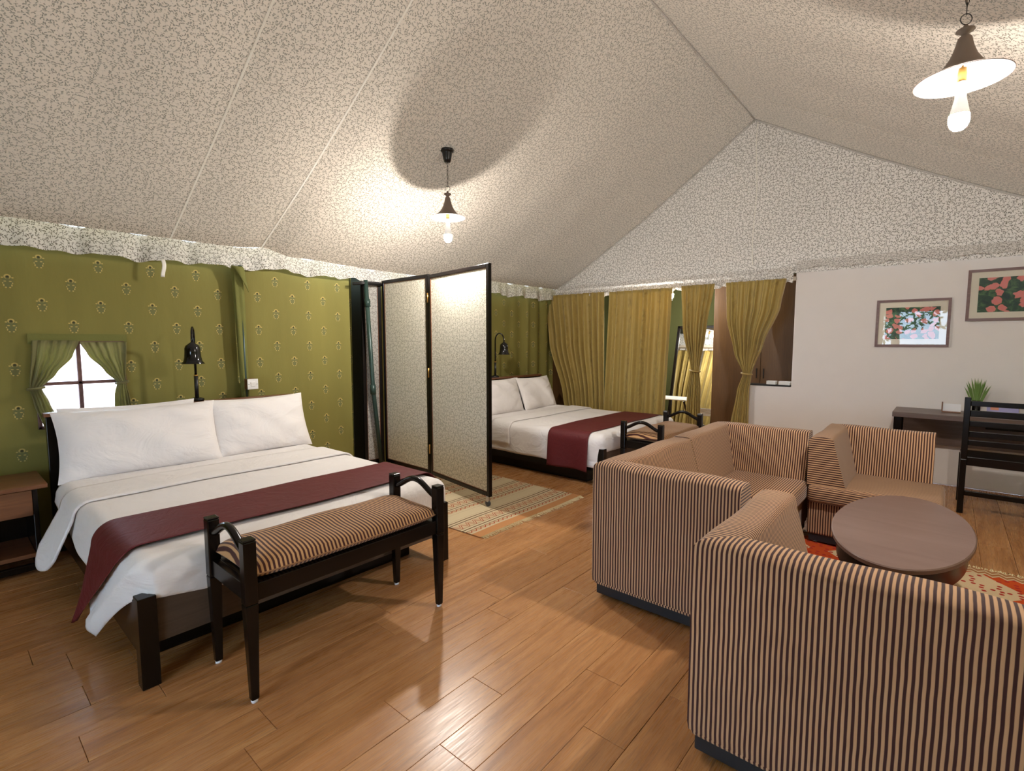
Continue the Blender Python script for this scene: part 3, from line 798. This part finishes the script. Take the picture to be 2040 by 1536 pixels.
def cushion(mod, x0, x1, y0, y1, z0, z1, along):
    """seat cushion; along = axis across which the stripes repeat on top ('x' or 'y')"""
    def um(q, a):
        if a == 2: return (q.x, q.y) if along == 'x' else (q.y, q.x)
        return (q.z, q.x if a == 1 else q.y)
    o = MB().box(x0, x1, y0, y1, z0, z1, uvmode=um).build('seat_cushion', 'sofa_stripe', mod)
    m = o.modifiers.new('b', 'BEVEL'); m.width = .035; m.segments = 4; m.limit_method = 'ANGLE'
    o.data.polygons.foreach_set('use_smooth', [True] * len(o.data.polygons))
    return o
def base(mod, x0, x1, y0, y1):
    MB().box(x0, x1, y0, y1, .07, .30).build('base', 'sofa_stripe', mod, bevel=.012)
    box('plinth', 'plinth', mod, x0 + .012, x1 - .012, y0 + .012, y1 - .012, .018, .075)
    for x in (x0 + .05, x1 - .05):
        for y in (y0 + .05, y1 - .05):
            MB().lathe([(0, .0085), (.018, .0085), (.018, .02), (0, .02)], c=(x, y, 0), seg=14).build('glide', 'glide', mod)
def module(label, x0, x1, y0, y1):
    t = thing('sofa_module', label, 'sofa', ((x0 + x1) / 2, (y0 + y1) / 2, 0), 0, 'striped sofa modules')
    return t
def finish(t):
    # parts were built in world coordinates: keep them there
    off = Vector(t.location)
    for c in t.children:
        c.matrix_parent_inverse = Matrix.Translation(-off)
G = .004
# A: corner module nearest the beds
A = module('striped corner sofa unit whose tall back faces the near bed', 2.32, 3.33, .66, 1.42)
base(A, 2.328, 3.33 - G, .668, 1.412); back(A, (2.32, .66), (2.32, 1.42), (1, 0), 0, 1); back(A, (2.32, 1.42), (3.33 - G, 1.42), (0, -1), 1, 0)
cushion(A, 2.53, 3.33 - G, .655, 1.20, .295, .425, 'y'); finish(A)
Bm = module('striped corner sofa unit in the far left corner of the seating, toward the far bed', 3.33, 4.23, .72, 1.42)
base(Bm, 3.33 + G, 4.222, .728, 1.412); back(Bm, (3.33 + G, 1.42), (4.23, 1.42), (0, -1), 0, 1); back(Bm, (4.23, 1.42), (4.23, .72), (-1, 0), 1, 0)
cushion(Bm, 3.33 + G, 4.02, .69, 1.20, .295, .425, 'y'); finish(Bm)
Rm = module('striped sofa unit in front of the desk with its wedge arm on the left', 3.93, 4.70, -.03, .69)
base(Rm, 3.95, 4.692, -.022, .682); back(Rm, (4.70, .69), (4.70, .03), (-1, 0), 1, 0); back(Rm, (3.93, .69), (4.70, .69), (0, -1), 0, 1, zb=.418, name='armrest')
cushion(Rm, 3.91, 4.50, -.04, .685, .295, .425, 'x'); finish(Rm)
Fm = module('large striped sofa unit in the foreground with its back to the camera', 1.605, 2.36, -.20, .60)
base(Fm, 1.613, 2.35, -.192, .592); back(Fm, (1.605, -.20), (1.605, .60), (1, 0), 0, 1); back(Fm, (1.605, .60), (2.37, .60), (0, -1), 1, 0, zb=.418, name='armrest')
cushion(Fm, 1.82, 2.37, -.19, .38, .295, .425, 'x'); finish(Fm)

# ================================================================== COFFEE TABLE
ct = thing('coffee_table', 'low oval coffee table with a brown top between the sofas', 'table', (3.217, .131, 0), -.024)
TA, TB = .639, .288
def ellp(a, b, zs):
    mb = MB(); n = 72
    def P(u, v):
        k = int(round(v * (len(zs) - 1))); s, z = zs[k]; th = 2 * PI * u; return Vector((max(a + s, 0) * math.cos(th), max(b + s, 0) * math.sin(th), z)) if s > -5 else Vector((0, 0, z))
    return mb.grid(P, n, len(zs) - 1, lambda u, v: (u, v), wrap=True)
ellp(TA, TB, [(-9, .436), (-.006, .436), (0, .440), (0, .455), (-.005, .46), (-9, .46)]).build('tabletop', 'table_wood', ct, auto=40)
ellp(TA - .025, TB - .025, [(-9, .345), (0, .345), (0, .436)]).build('apron', 'dark_wood', ct, auto=40)
for sx, sy in ((-1, -1), (-1, 1), (1, -1), (1, 1)):
    x, y = sx * .44, sy * .155
    MB().box(x - .03, x + .03, y - .03, y + .03, .0105, .35, taper=(.85, .85)).build('leg', 'dark_wood', ct, bevel=.005)

# ================================================================== RUGS
def rug(name, mat, label, x0, x1, y0, y1, uvf, fr, fl=.05, z=.0045):
    t = thing(name, label, 'rug', ((x0 + x1) / 2, (y0 + y1) / 2, 0)); cx, cy = (x0 + x1) / 2, (y0 + y1) / 2
    def P(u, v):
        x = x0 + (x1 - x0) * u; yy = y0 + (y1 - y0) * v
        return Vector((x - cx + .008 * math.sin(yy * 6), yy - cy + .006 * math.sin(x * 5), z + .0008 * math.sin(x * 20) * math.sin(yy * 17)))
    MB().grid(P, 40, 40, uvf).build('weave', mat, t, solid=.005)
    mb = MB()
    for edge in fr:
        n = int((x1 - x0 if edge in 'ns' else y1 - y0) / .0085)
        for i in range(n):
            q = (i + R.uniform(.1, .9)) / n; l = fl * R.uniform(.7, 1.15); s = R.uniform(-.012, .012)
            if edge == 's': p, dr = P(q, 0), Vector((s, -l, 0))
            elif edge == 'n': p, dr = P(q, 1), Vector((s, l, 0))
            elif edge == 'e': p, dr = P(1, q), Vector((l, s, 0))
            else: p, dr = P(0, q), Vector((-l, s, 0))
            p = p.copy(); p.z = .006
            mb.tube([p, p + dr * .5 + Vector((0, 0, R.uniform(0, .003))), p + dr + Vector((R.uniform(-.006, .006), 0, -.003))], [.0034, .003, .0018], 3, False)
    f = mb.build('fringe', 'fringe', t); f['kind'] = 'stuff'
    return t
rug('striped_rug', 'dhurrie', 'flat woven cream and red striped rug with a fringe under the folding screen', 2.50, 3.80, 2.46, 4.35, lambda u, v: (u * 1.30, v * 1.89), 's')
rug('red_rug', 'kilim', 'orange red patterned kilim rug under the coffee table', 2.45, 4.16, -1.0, .82, lambda u, v: ((1 - u) * 1.71, v * 1.82), 'en', .045)

# ================================================================== FOLDING SCREEN
scr = thing('folding_screen', 'hinged folding screen with black frames and leafy cloth panels between the two beds', 'folding screen', (3.12, 3.5, 0))
def spanel(p0, p1, z0, z1, mats=('screen_print', 'screen_print_shaded')):
    p0, p1 = Vector((*p0, 0)), Vector((*p1, 0)); d = (p1 - p0).normalized(); L = (p1 - p0).length; n = Vector((-d.y, d.x, 0))
    Mx = Matrix((d, n, Vector((0, 0, 1)))).transposed().to_4x4(); Mx.translation = p0 - Vector(scr.location)
    w, th = .035, .016
    mb = MB(); mb.box(0, w, -th, th, z0, z1, Mx).box(L - w, L, -th, th, z0, z1, Mx).box(w, L - w, -th, th, z1 - .032, z1, Mx).box(w, L - w, -th, th, z0, z0 + .035, Mx)
    fr = mb.build('screen_frame', 'dark_wood', scr, bevel=.003)
    MB().box(w - .004, L - w + .004, -.006, .006, z0 + .03, z1 - .03, Mx).build('cloth_panel', mats[0], fr)
    bd = MB()
    for a, b, c, e in ((w, L - w, z1 - .037, z1 - .032), (w, w + .005, z0 + .035, z1 - .032), (L - w - .005, L - w, z0 + .035, z1 - .032), (w, L - w, z0 + .035, z0 + .04)):
        bd.box(a, b, -.011, .011, c, e, Mx)
    bd.build('beading', 'brown_wood', fr)
    return Mx, L
q0, q1, q2 = (3.022, 2.842), (3.19, 3.80), (3.215, 4.58)
M1, L1 = spanel(q0, (q1[0] - .002, q1[1] - .006), .10, 2.035); M2, L2 = spanel((q1[0] + .0, q1[1] + .004), q2, .10, 2.045)
spanel((2.99, 4.655), (3.20, 4.61), .10, 2.03, ('screen_print_shaded', 'screen_print_shaded'))
for z in (1.82, 1.1, .35):
    MB().tube([M1 @ Vector((L1 + .004, .02, z - .045)), M1 @ Vector((L1 + .004, .02, z + .045))], .006, 8).build('hinge', 'brass', scr, smooth=True)
    MB().tube([M1 @ Vector((L1 + .004, -.02, z - .045)), M1 @ Vector((L1 + .004, -.02, z + .045))], .006, 8).build('hinge', 'brass', scr, smooth=True)
for Mx, xs in ((M1, (.04, L1 - .04)), (M2, (L2 - .05,))):
    for xx in xs:
        c = Mx @ Vector((xx, 0, .0)); c.z = 0
        f = MB().box(c.x - .012, c.x + .012, c.y - .014, c.y + .014, .05, .10).build('caster', 'chrome', scr, bevel=.003)
        Rm_ = Matrix.Rotation(PI / 2, 3, 'Y')
        MB().lathe([(0, -.011), (.022, -.011), (.0265, -.007), (.0265, .007), (.022, .011), (0, .011)], c=(c.x, c.y, .0375), seg=22, M=Rm_).build('wheel', 'rubber', f, smooth=True)

# tent pole beside the screen
pl = thing('tent_pole', 'dark green steel tent pole leaning beside the folding screen', 'pole', (3.12, 4.56, 0))
MB().tube([(.02, .0, 0), (-.07, 0, .9), (-.13, 0, 2.03)], .022, 14).build('pole', 'pole_paint', pl, smooth=True)
MB().tube([(-.07, 0, .85), (-.074, 0, .95)], .03, 14).build('collar', 'pole_paint', pl, smooth=True)
MB().tube([(-.113, 0, 1.76), (-.117, 0, 1.84)], .029, 14).build('collar', 'pole_paint', pl, smooth=True)
MB().tube([(-.26, .03, 1.985), (-.13, 0, 2.0), (.08, .01, 2.0)], .016, 10).build('cross_bar', 'black', pl, smooth=True)

# ================================================================== CURTAINS
def cur(name, label, yl, yr, zt, zb, X, nf, seed, mat, tie=None, tieobj=True, leftf=None, rightf=None, axis='y', amp=.03, grp=None, nv=46):
    t = thing(name, label, 'curtain', (0, 0, 0), 0, grp)
    if leftf is None: leftf = lambda v: yl
    if rightf is None: rightf = lambda v: yr
    def P(u, v):
        z = zt + (zb - zt) * v; l, r = leftf(v), rightf(v); w = abs(r - l) / abs(yr - yl)
        a = l + (r - l) * u
        ph = 2 * PI * nf * u + seed
        fd = math.sin(ph + .6 * math.sin(ph * .37 + seed)) + .35 * math.sin(2.3 * ph + seed)
        A = amp * (.55 + .45 * min(1, v * 3)) * (1 if w > .5 else max(.35, w * 1.6))
        bulge = .03 * (1 - w)
        o = X - A * fd - bulge * math.sin(PI * u)
        return Vector((o, a, z)) if axis == 'y' else Vector((a, o, z))
    W_ = abs(yr - yl) * 1.5
    MB().grid(P, max(60, nf * 12), nv, lambda u, v: (u * W_, v * (zt - zb)), flip=(axis == 'x')).build('cloth', mat, t, smooth=True, solid=.002)
    if tie:
        v = tie; l, r = leftf(v), rightf(v); z = zt + (zb - zt) * v; c, h = (l + r) / 2, abs(r - l) / 2 + .006
        pts = [(X - .02 + (.055 + .01) * math.cos(q), c + (h + .004) * math.sin(q), z + .008 * math.sin(q)) if axis == 'y' else (c + (h + .004) * math.sin(q), X - .02 + .045 * math.cos(q), z + .006 * math.sin(q)) for q in [2 * PI * k / 24 for k in range(25)]]
        MB().tube(pts, .009, 8, False).build('tieback', mat, t, smooth=True)
    return t
XC = 6.36
def side(pts): return lambda v: sm(v, pts)
def sm(t, pts):
    if t <= pts[0][0]: return pts[0][1]
    for (a, b), (c, d) in zip(pts, pts[1:]):
        if t <= c: k = (t - a) / (c - a); k = k * k * (3 - 2 * k) * .5 + k * .5; return b + (d - b) * k
    return pts[-1][1]
cur('curtain', 'gold damask curtain hanging straight beside the far bed, leftmost of four', 4.74, 3.745, 2.11, .02, XC, 9, .4, 'gold_curtain', leftf=side([(0, 4.80), (.35, 4.68), (.72, 4.42), (1, 4.30)]), rightf=side([(0, 3.745), (1, 3.72)]), grp='gold curtains of the dressing room', amp=.045)
cur('curtain', 'wide gold damask curtain hanging straight behind the bench of the far bed', 3.69, 2.76, 2.10, .02, XC, 7, 2.0, 'gold_curtain', leftf=side([(0, 3.66), (1, 3.72)]), rightf=side([(0, 2.735), (1, 2.80)]), grp='gold curtains of the dressing room', amp=.038)
cur('curtain', 'narrow gold curtain tied in the middle in front of the mirror', 2.62, 2.20, 2.11, .02, XC, 6, 1.0, 'gold_curtain', tie=.515, leftf=side([(0, 2.62), (.25, 2.585), (.515, 2.465), (.62, 2.50), (1, 2.54)]), rightf=side([(0, 2.20), (.25, 2.28), (.515, 2.36), (.62, 2.335), (1, 2.32)]), grp='gold curtains of the dressing room', amp=.03)
cur('curtain', 'gold curtain drawn in by a tieback beside the white wall', 2.07, 1.42, 2.11, .02, XC, 7, 3.1, 'gold_curtain', tie=.52, leftf=side([(0, 2.07), (.2, 2.05), (.40, 1.95), (.52, 1.84), (.62, 1.90), (.85, 1.97), (1, 1.99)]), rightf=side([(0, 1.42), (.15, 1.47), (.35, 1.63), (.52, 1.745), (.62, 1.765), (1, 1.755)]), grp='gold curtains of the dressing room', amp=.034)
# window curtains
cur('curtain', 'small olive curtain tied back at the left of the little window', .46, .70, 1.41, .80, YW - .03, 5, .3, 'green_curtain', tie=.53, axis='x', leftf=side([(0, .47), (.53, .440), (.7, .455), (1, .50)]), rightf=side([(0, .715), (.18, .675), (.38, .58), (.53, .500), (.7, .535), (1, .60)]), amp=.012, grp='small window curtains')
cur('curtain', 'small olive curtain tied back at the right of the little window', .715, .975, 1.40, .80, YW - .03, 5, 1.6, 'green_curtain', tie=.50, axis='x', leftf=side([(0, .715), (.15, .755), (.35, .845), (.50, .915), (.65, .895), (1, .885)]), rightf=side([(0, .985), (.50, .965), (.7, .985), (1, 1.01)]), amp=.012, grp='small window curtains')

# cloth column hiding a pole on the green wall
pc = thing('pole_sleeve', 'olive cloth sleeve gathered round a pole on the green wall above the switch', 'fabric drape', (1.80, 4.62, 0))
MB().tube([(0, 0, .05), (0, 0, 2.05)], .016, 12).build('pole', 'pole_paint', pc, smooth=True)
def slv(u, v):
    z = 2.04 - 2.0 * v; wv = (.022 * (1 - v) ** 2 + .026); a = 2 * PI * u
    x = wv * math.cos(a) * (1 + .12 * math.sin(5 * a + v * 6)); yy = .028 * math.sin(a) * (1 + .2 * math.sin(4 * a - v * 5))
    return Vector((x - .02 * (1 - v) ** 2, yy + .01, z))
MB().grid(slv, 30, 40, lambda u, v: (u * .3 + .1, 2 - 2 * v), wrap=True).build('sleeve', 'olive_cloth', pc, smooth=True)
MB().grid(lambda u, v: Vector((-.085 + .10 * u + .03 * v, -.035 - .02 * math.sin(3 * u), 2.04 - .015 * u - (.03 + .17 * u) * v)), 8, 6).build('loose_flap', 'olive_cloth', pc, smooth=True, solid=.004)
o = MB().grid(lambda u, v: Vector((1.215 + .026 * u + .006 * math.sin(5 * v), 4.585 - .01 * math.sin(PI * v), 2.03 - .135 * v)), 3, 8).build('fabric_tie', 'seam_tape', smooth=True, solid=.003)
tag(o, 'short cream cloth tie hanging from the valance on the green wall', 'tie')

# switch box
sw = thing('light_switch', 'white wall switch on a brown wooden block above the near bed', 'switch', (1.83, 4.60, 1.035))
box('mounting_block', 'brown_wood', sw, -.045, .045, -.055, .06, -.045, .045)
box('switch_plate', 'plastic', sw, -.045, .045, -.063, -.055, -.045, .045, bevel=.004)
box('rocker', 'plastic', sw, -.018, .018, -.067, -.063, -.02, .02)
for sx in (-1, 1): MB().tube([(sx * .034, -.065, 0), (sx * .034, -.062, 0)], .003, 8).build('screw', 'black', sw)

# ================================================================== WALL READING LAMPS
def reading(x, y, label, dx, dy):
    t = thing('reading_lamp', label, 'lamp', (x, y, .935), 0, 'black reading lamps on the headboards')
    MB().lathe([(0, 0), (.05, 0), (.05, .018), (.02, .03), (0, .03)], seg=24).build('base', 'black_gloss', t, smooth=True)
    MB().tube([(0, 0, .02), (0, 0, .20)], .014, 12).build('sleeve', 'black', t, smooth=True)
    MB().lathe([(.0145, .198), (.0155, .2), (.0155, .206), (.012, .208)], seg=14).build('ferrule', 'brass', t, smooth=True)
    pts = [(0, 0, .2), (0, 0, .48)]
    for k in range(1, 13):
        a = PI * k / 12; pts.append((dx * (1 - math.cos(a)) / 2, dy * (1 - math.cos(a)) / 2, .48 + .095 * math.sin(a)))
    pts.append((dx, dy, .455))
    MB().tube(pts, [.009] * 2 + [.0085] * 13, 12).build('gooseneck', 'black_gloss', t, smooth=True)
    prof = [(.008, .465), (.02, .455), (.045, .435), (.052, .415), (.053, .385), (.056, .35), (.063, .32), (.078, .302), (.078, .300), (.060, .318), (.05, .35), (.048, .41), (.02, .44)]
    MB().lathe(prof, c=(dx, dy, 0), seg=32).build('shade', 'black_gloss', t, smooth=True)
    MB().lathe([(0, .33), (.02, .345), (.024, .37), (.014, .40), (.012, .43)], c=(dx, dy, 0), seg=16).build('bulb', 'plastic', t, smooth=True)
    MB().box(-.075, -.045, -.02, .02, 0, .018).build('switch', 'red_led' if x < 3 else 'black', t, bevel=.003)
    return t
reading(1.375, 4.47, 'black bell reading lamp on the headboard of the near bed', -.06, -.15)
reading(4.87, 4.49, 'black bell reading lamp above the far bed at the screen edge', .06, -.10)

# ================================================================== NIGHTSTAND
ns = thing('nightstand', 'brown wooden nightstand left of the near bed in shadow', 'nightstand', (.16, 4.32, 0))
box('top', 'brown_wood', ns, -.27, .27, -.23, .23, .52, .545)
box('side_panel', 'dark_wood', ns, .20, .225, -.2, .21, .02, .52); box('side_panel', 'dark_wood', ns, -.24, -.215, -.2, .21, .02, .52)
box('back_panel', 'dark_wood', ns, -.215, .20, .19, .21, .02, .52)
dr = box('drawer', 'brown_wood', ns, -.214, .199, -.21, .17, .36, .515)
MB().tube([(-.03, -.225, .44), (.02, -.225, .44)], .006, 8).build('handle', 'brass', dr)
box('shelf', 'brown_wood', ns, -.214, .199, -.2, .19, .10, .125)
box('crossbar', 'dark_wood', ns, -.214, .199, -.2, -.17, .02, .06)

# ================================================================== DESK AND CHAIR
dk = thing('desk', 'long dark wood writing desk against the white wall', 'desk', (6.2, -.5, 0))
box('desktop', 'desk_wood', dk, -.25, .245, -.93, .868, .695, .742)
box('modesty_panel', 'desk_wood', dk, .17, .19, -.93, .80, .40, .695)
for yy in (.80, -.92): 
    box('leg', 'dark_wood', dk, -.235, -.185, yy, yy + .055, .0, .695); box('leg', 'dark_wood', dk, .185, .235, yy, yy + .055, .0, .695)
box('drawer_front', 'dark_wood', dk, .10, .12, -.6, .2, .60, .695)

ch = thing('desk_chair', 'black ladder back wooden chair pushed up to the desk', 'chair', (5.70, -.36, 0), 0)
cw = .215
for sy in (-1, 1):
    y = sy * cw
    MB().box(-.245, -.205, y - .02, y + .02, .0, .45).box(-.245, -.205, y - .02, y + .02, .45, .955, Matrix.Translation((0, 0, 0)) @ Matrix.Shear('XY', 4, (0, 0))).build('back_post', 'dark_wood', ch, bevel=.004)
    MB().box(.19, .23, y - .02, y + .02, 0, .43).build('leg', 'dark_wood', ch, bevel=.004)
    box('side_rail', 'dark_wood', ch, -.21, .20, y - .012, y + .012, .36, .42); box('side_stretcher', 'dark_wood', ch, -.21, .20, y - .01, y + .01, .14, .17)
for z0, z1 in ((.885, .925), (.80, .85), (.72, .765), (.635, .68), (.565, .61)):
    box('slat', 'dark_wood', ch, -.235, -.215, -cw + .02, cw - .02, z0, z1)
box('back_rail', 'dark_wood', ch, -.235, -.21, -cw + .02, cw - .02, .40, .47)
box('front_rail', 'dark_wood', ch, .20, .222, -cw + .02, cw - .02, .36, .42)
box('stretcher', 'dark_wood', ch, -.235, -.215, -cw + .02, cw - .02, .15, .19)
box('seat', 'black_gloss', ch, -.20, .245, -cw - .015, cw + .015, .43, .452, bevel=.008)

# vase with palm tips
vs = thing('vase_plant', 'clear glass vase of pointed green palm leaves on the desk', 'vase', (6.30, -.225, .742))
MB().lathe([(0, .0), (.028, 0), (.030, .01), (.032, .11), (.034, .12), (.031, .12), (.028, .012), (0, .010)], seg=28).build('glass_vase', 'glass', vs, smooth=True)
for i in range(17):
    q = (i / 16 - .5) * 2; R_ = R.uniform(.9, 1.1)
    tipx, tipz = .0 + R.uniform(-.02, .02), (.315 - .05 * abs(q) ** 1.5) * R_; tipy = q * .092
    mid = Vector((tipx * .5, tipy * .74, tipz * .80)); b0 = Vector((0, q * .012, .03 + .10 * (1 - abs(q)))); tp = Vector((tipx, tipy, tipz)); w = .0062
    mb = MB(); s_ = Vector((.2, 1, 0)).normalized() * w
    mb.v = [tuple(b0 - s_ * .3), tuple(b0 + s_ * .3), tuple(mid - s_), tuple(mid + s_), tuple(tp), tuple(mid + Vector((-.004, 0, 0)))]
    for fc in ((0, 1, 5), (1, 3, 5), (0, 5, 2), (2, 5, 4), (5, 3, 4)): mb.quad_face(fc, ((0, 0), (1, 0), (0, 1)))
    mb.build('leaf', 'leaf_green', vs, solid=.0012)
cd = thing('card_holder', 'small brown wooden stand holding a white card on the desk', 'card holder', (6.22, -.02, .742))
box('base', 'brown_wood', cd, -.03, .03, -.10, .035, 0, .012); box('side_post', 'brown_wood', cd, -.03, .03, .027, .037, .012, .095)
box('card', 'white_paper', cd, -.004, .0, -.10, .027, .012, .082, bevel=0)
br = thing('brochure', 'blue toned brochure with a printed face propped on the desk', 'brochure', (6.34, -.38, .744))
Mb = Matrix.Rotation(math.radians(18), 4, 'Y')
MB().box(0, .004, -.13, .08, 0, .10, Mb).build('cover', 'brochure_blue', br); MB().box(-.0015, .0, -.0, .055, .035, .096, Mb).build('photo', 'brochure_skin', br)
for i, (px, py, rz) in enumerate(((6.12, -.42, .2), (6.09, -.40, -.1))):
    o = box('paper', 'white_paper', None, -.10, .10, -.145, .145, 0, .0012, bevel=0); o.location = (px, py, .7425 + .0016 * i); o.rotation_euler = (0, 0, rz)
    tag(o, ('white paper sheet lying flat on the desk behind the chair' if i == 0 else 'uppermost loose white sheet on the desk, nearest its front edge'), 'paper', 'papers on the desk')
# boxes on the ledge
for i, (yy, w, lab) in enumerate(((1.56, .10, 'small white box at the left on the black ledge by the gold curtain'), (1.42, .12, 'small white box at the right on the black ledge against the white wall'))):
    t = thing('tissue_box', lab, 'box', (XR + .07, yy, .90), 0, 'white boxes on the ledge')
    box('carton', 'plastic', t, -.04, .04, -w / 2, w / 2, 0, .032); box('lid', 'white_paper', t, -.041, .041, -w / 2 - .001, w / 2 + .001, .032, .04)

# ================================================================== PICTURES
def picture(y0, y1, z0, z1, matname, label):
    t = thing('framed_picture', label, 'picture', (XR, (y0 + y1) / 2, (z0 + z1) / 2), 0, 'framed flower pictures'); h, w = (z1 - z0) / 2, abs(y0 - y1) / 2; f = .024
    mb = MB()
    for sg in (1, -1):   # top / bottom, mitred
        k = len(mb.v)
        mb.v += [(-.001, -w, sg * h), (-.001, w, sg * h), (-.001, w - f, sg * (h - f)), (-.001, -w + f, sg * (h - f)), (-.024, -w, sg * h), (-.024, w, sg * h), (-.022, w - f, sg * (h - f)), (-.022, -w + f, sg * (h - f))]
        for fc in ((4, 5, 6, 7), (0, 1, 5, 4), (3, 7, 6, 2), (0, 4, 7, 3), (1, 2, 6, 5), (0, 3, 2, 1)): mb.quad_face([k + i for i in fc], [(0, 0), (1, 0), (1, 1), (0, 1)])
        k = len(mb.v)
        mb.v += [(-.001, sg * w, -h), (-.001, sg * w, h), (-.001, sg * (w - f), h - f), (-.001, sg * (w - f), -h + f), (-.024, sg * w, -h), (-.024, sg * w, h), (-.022, sg * (w - f), h - f), (-.022, sg * (w - f), -h + f)]
        for fc in ((4, 5, 6, 7), (0, 1, 5, 4), (3, 7, 6, 2), (0, 4, 7, 3), (1, 2, 6, 5), (0, 3, 2, 1)): mb.quad_face([k + i for i in fc], [(0, 0), (1, 0), (1, 1), (0, 1)])
    mb.build('frame', 'frame_wood', t)
    MB().box(-.012, -.006, -w + f, w - f, -h + f, h - f).build('mat_board', simple('mat_board', srgb(232, 222, 204), .8) if 'mat_board' not in MT else 'mat_board', t)
    m = .055
    MB().box(-.0135, -.012, -w + f + m, w - f - m, -h + f + m, h - f - m).build('print', matname, t)
    MB().grid(lambda u, v: Vector((-.017, (w - f) * (1 - 2 * u), (h - f) * (2 * v - 1))), 1, 1).build('glass', 'glass', t)
    return t
picture(.581, -.002, 1.350, 1.822, 'bloom_print_dark', 'smaller framed flower picture on the white wall reflecting trees')
picture(-.105, -.69, 1.594, 2.067, 'bloom_print', 'framed print of coral pink blossoms at the right edge')

# ================================================================== DRESSING ROOM
wd = thing('wardrobe', 'tall brown wardrobe behind the tied gold curtains', 'wardrobe', (7.5, 1.9, 0))
box('carcass', 'wardrobe_wood', wd, -.28, .28, -.62, .60, .0, 2.25)
for a, b in ((-.61, -.035), (-.03, .595)):
    d = box('door', 'wardrobe_wood', wd, -.30, -.281, a, b, .05, 2.22)
    MB().tube([(-.315, (-.075 if a < -.1 else .01), .92), (-.315, (-.075 if a < -.1 else .01), 1.05)], .007, 8).build('handle', 'black', d)
mi = thing('leaning_mirror', 'tall framed mirror leaning behind the middle curtain', 'mirror', (7.82, 3.05, .0)); mi.rotation_euler = (0, math.radians(13), 0)
mw, mh = .37, 1.70
for a, b, c, d in ((-mw, -mw + .045, 0, mh), (mw - .045, mw, 0, mh), (-mw, mw, 0, .045), (-mw, mw, mh - .045, mh)):
    box('frame', 'dark_wood', mi, -.02, .02, a, b, c, d)
MB().box(-.006, .002, -mw + .04, mw - .04, .04, mh - .04).build('mirror_glass', 'mirror_silver', mi)
lr = thing('luggage_rack', 'folding luggage rack with a slatted white top in front of the mirror', 'luggage rack', (7.0, 3.0, 0))
for k in range(6): box('slat', 'enamel', lr, -.20 + k * .07, -.16 + k * .07, -.32, .30, .585, .60)
for sy in (-1, 1):
    for s in (-1, 1):
        MB().tube([(s * .2, sy * .27, 0.012), (-s * .2, sy * .27, .585)], .014, 8).build('leg', 'black', lr)
for s in (-1, 1):
    MB().tube([(-.19, -.27, .15 if s > 0 else .45), (-.19, .27, .45 if s > 0 else .15)], .010, 8).build('brace', 'black', lr)
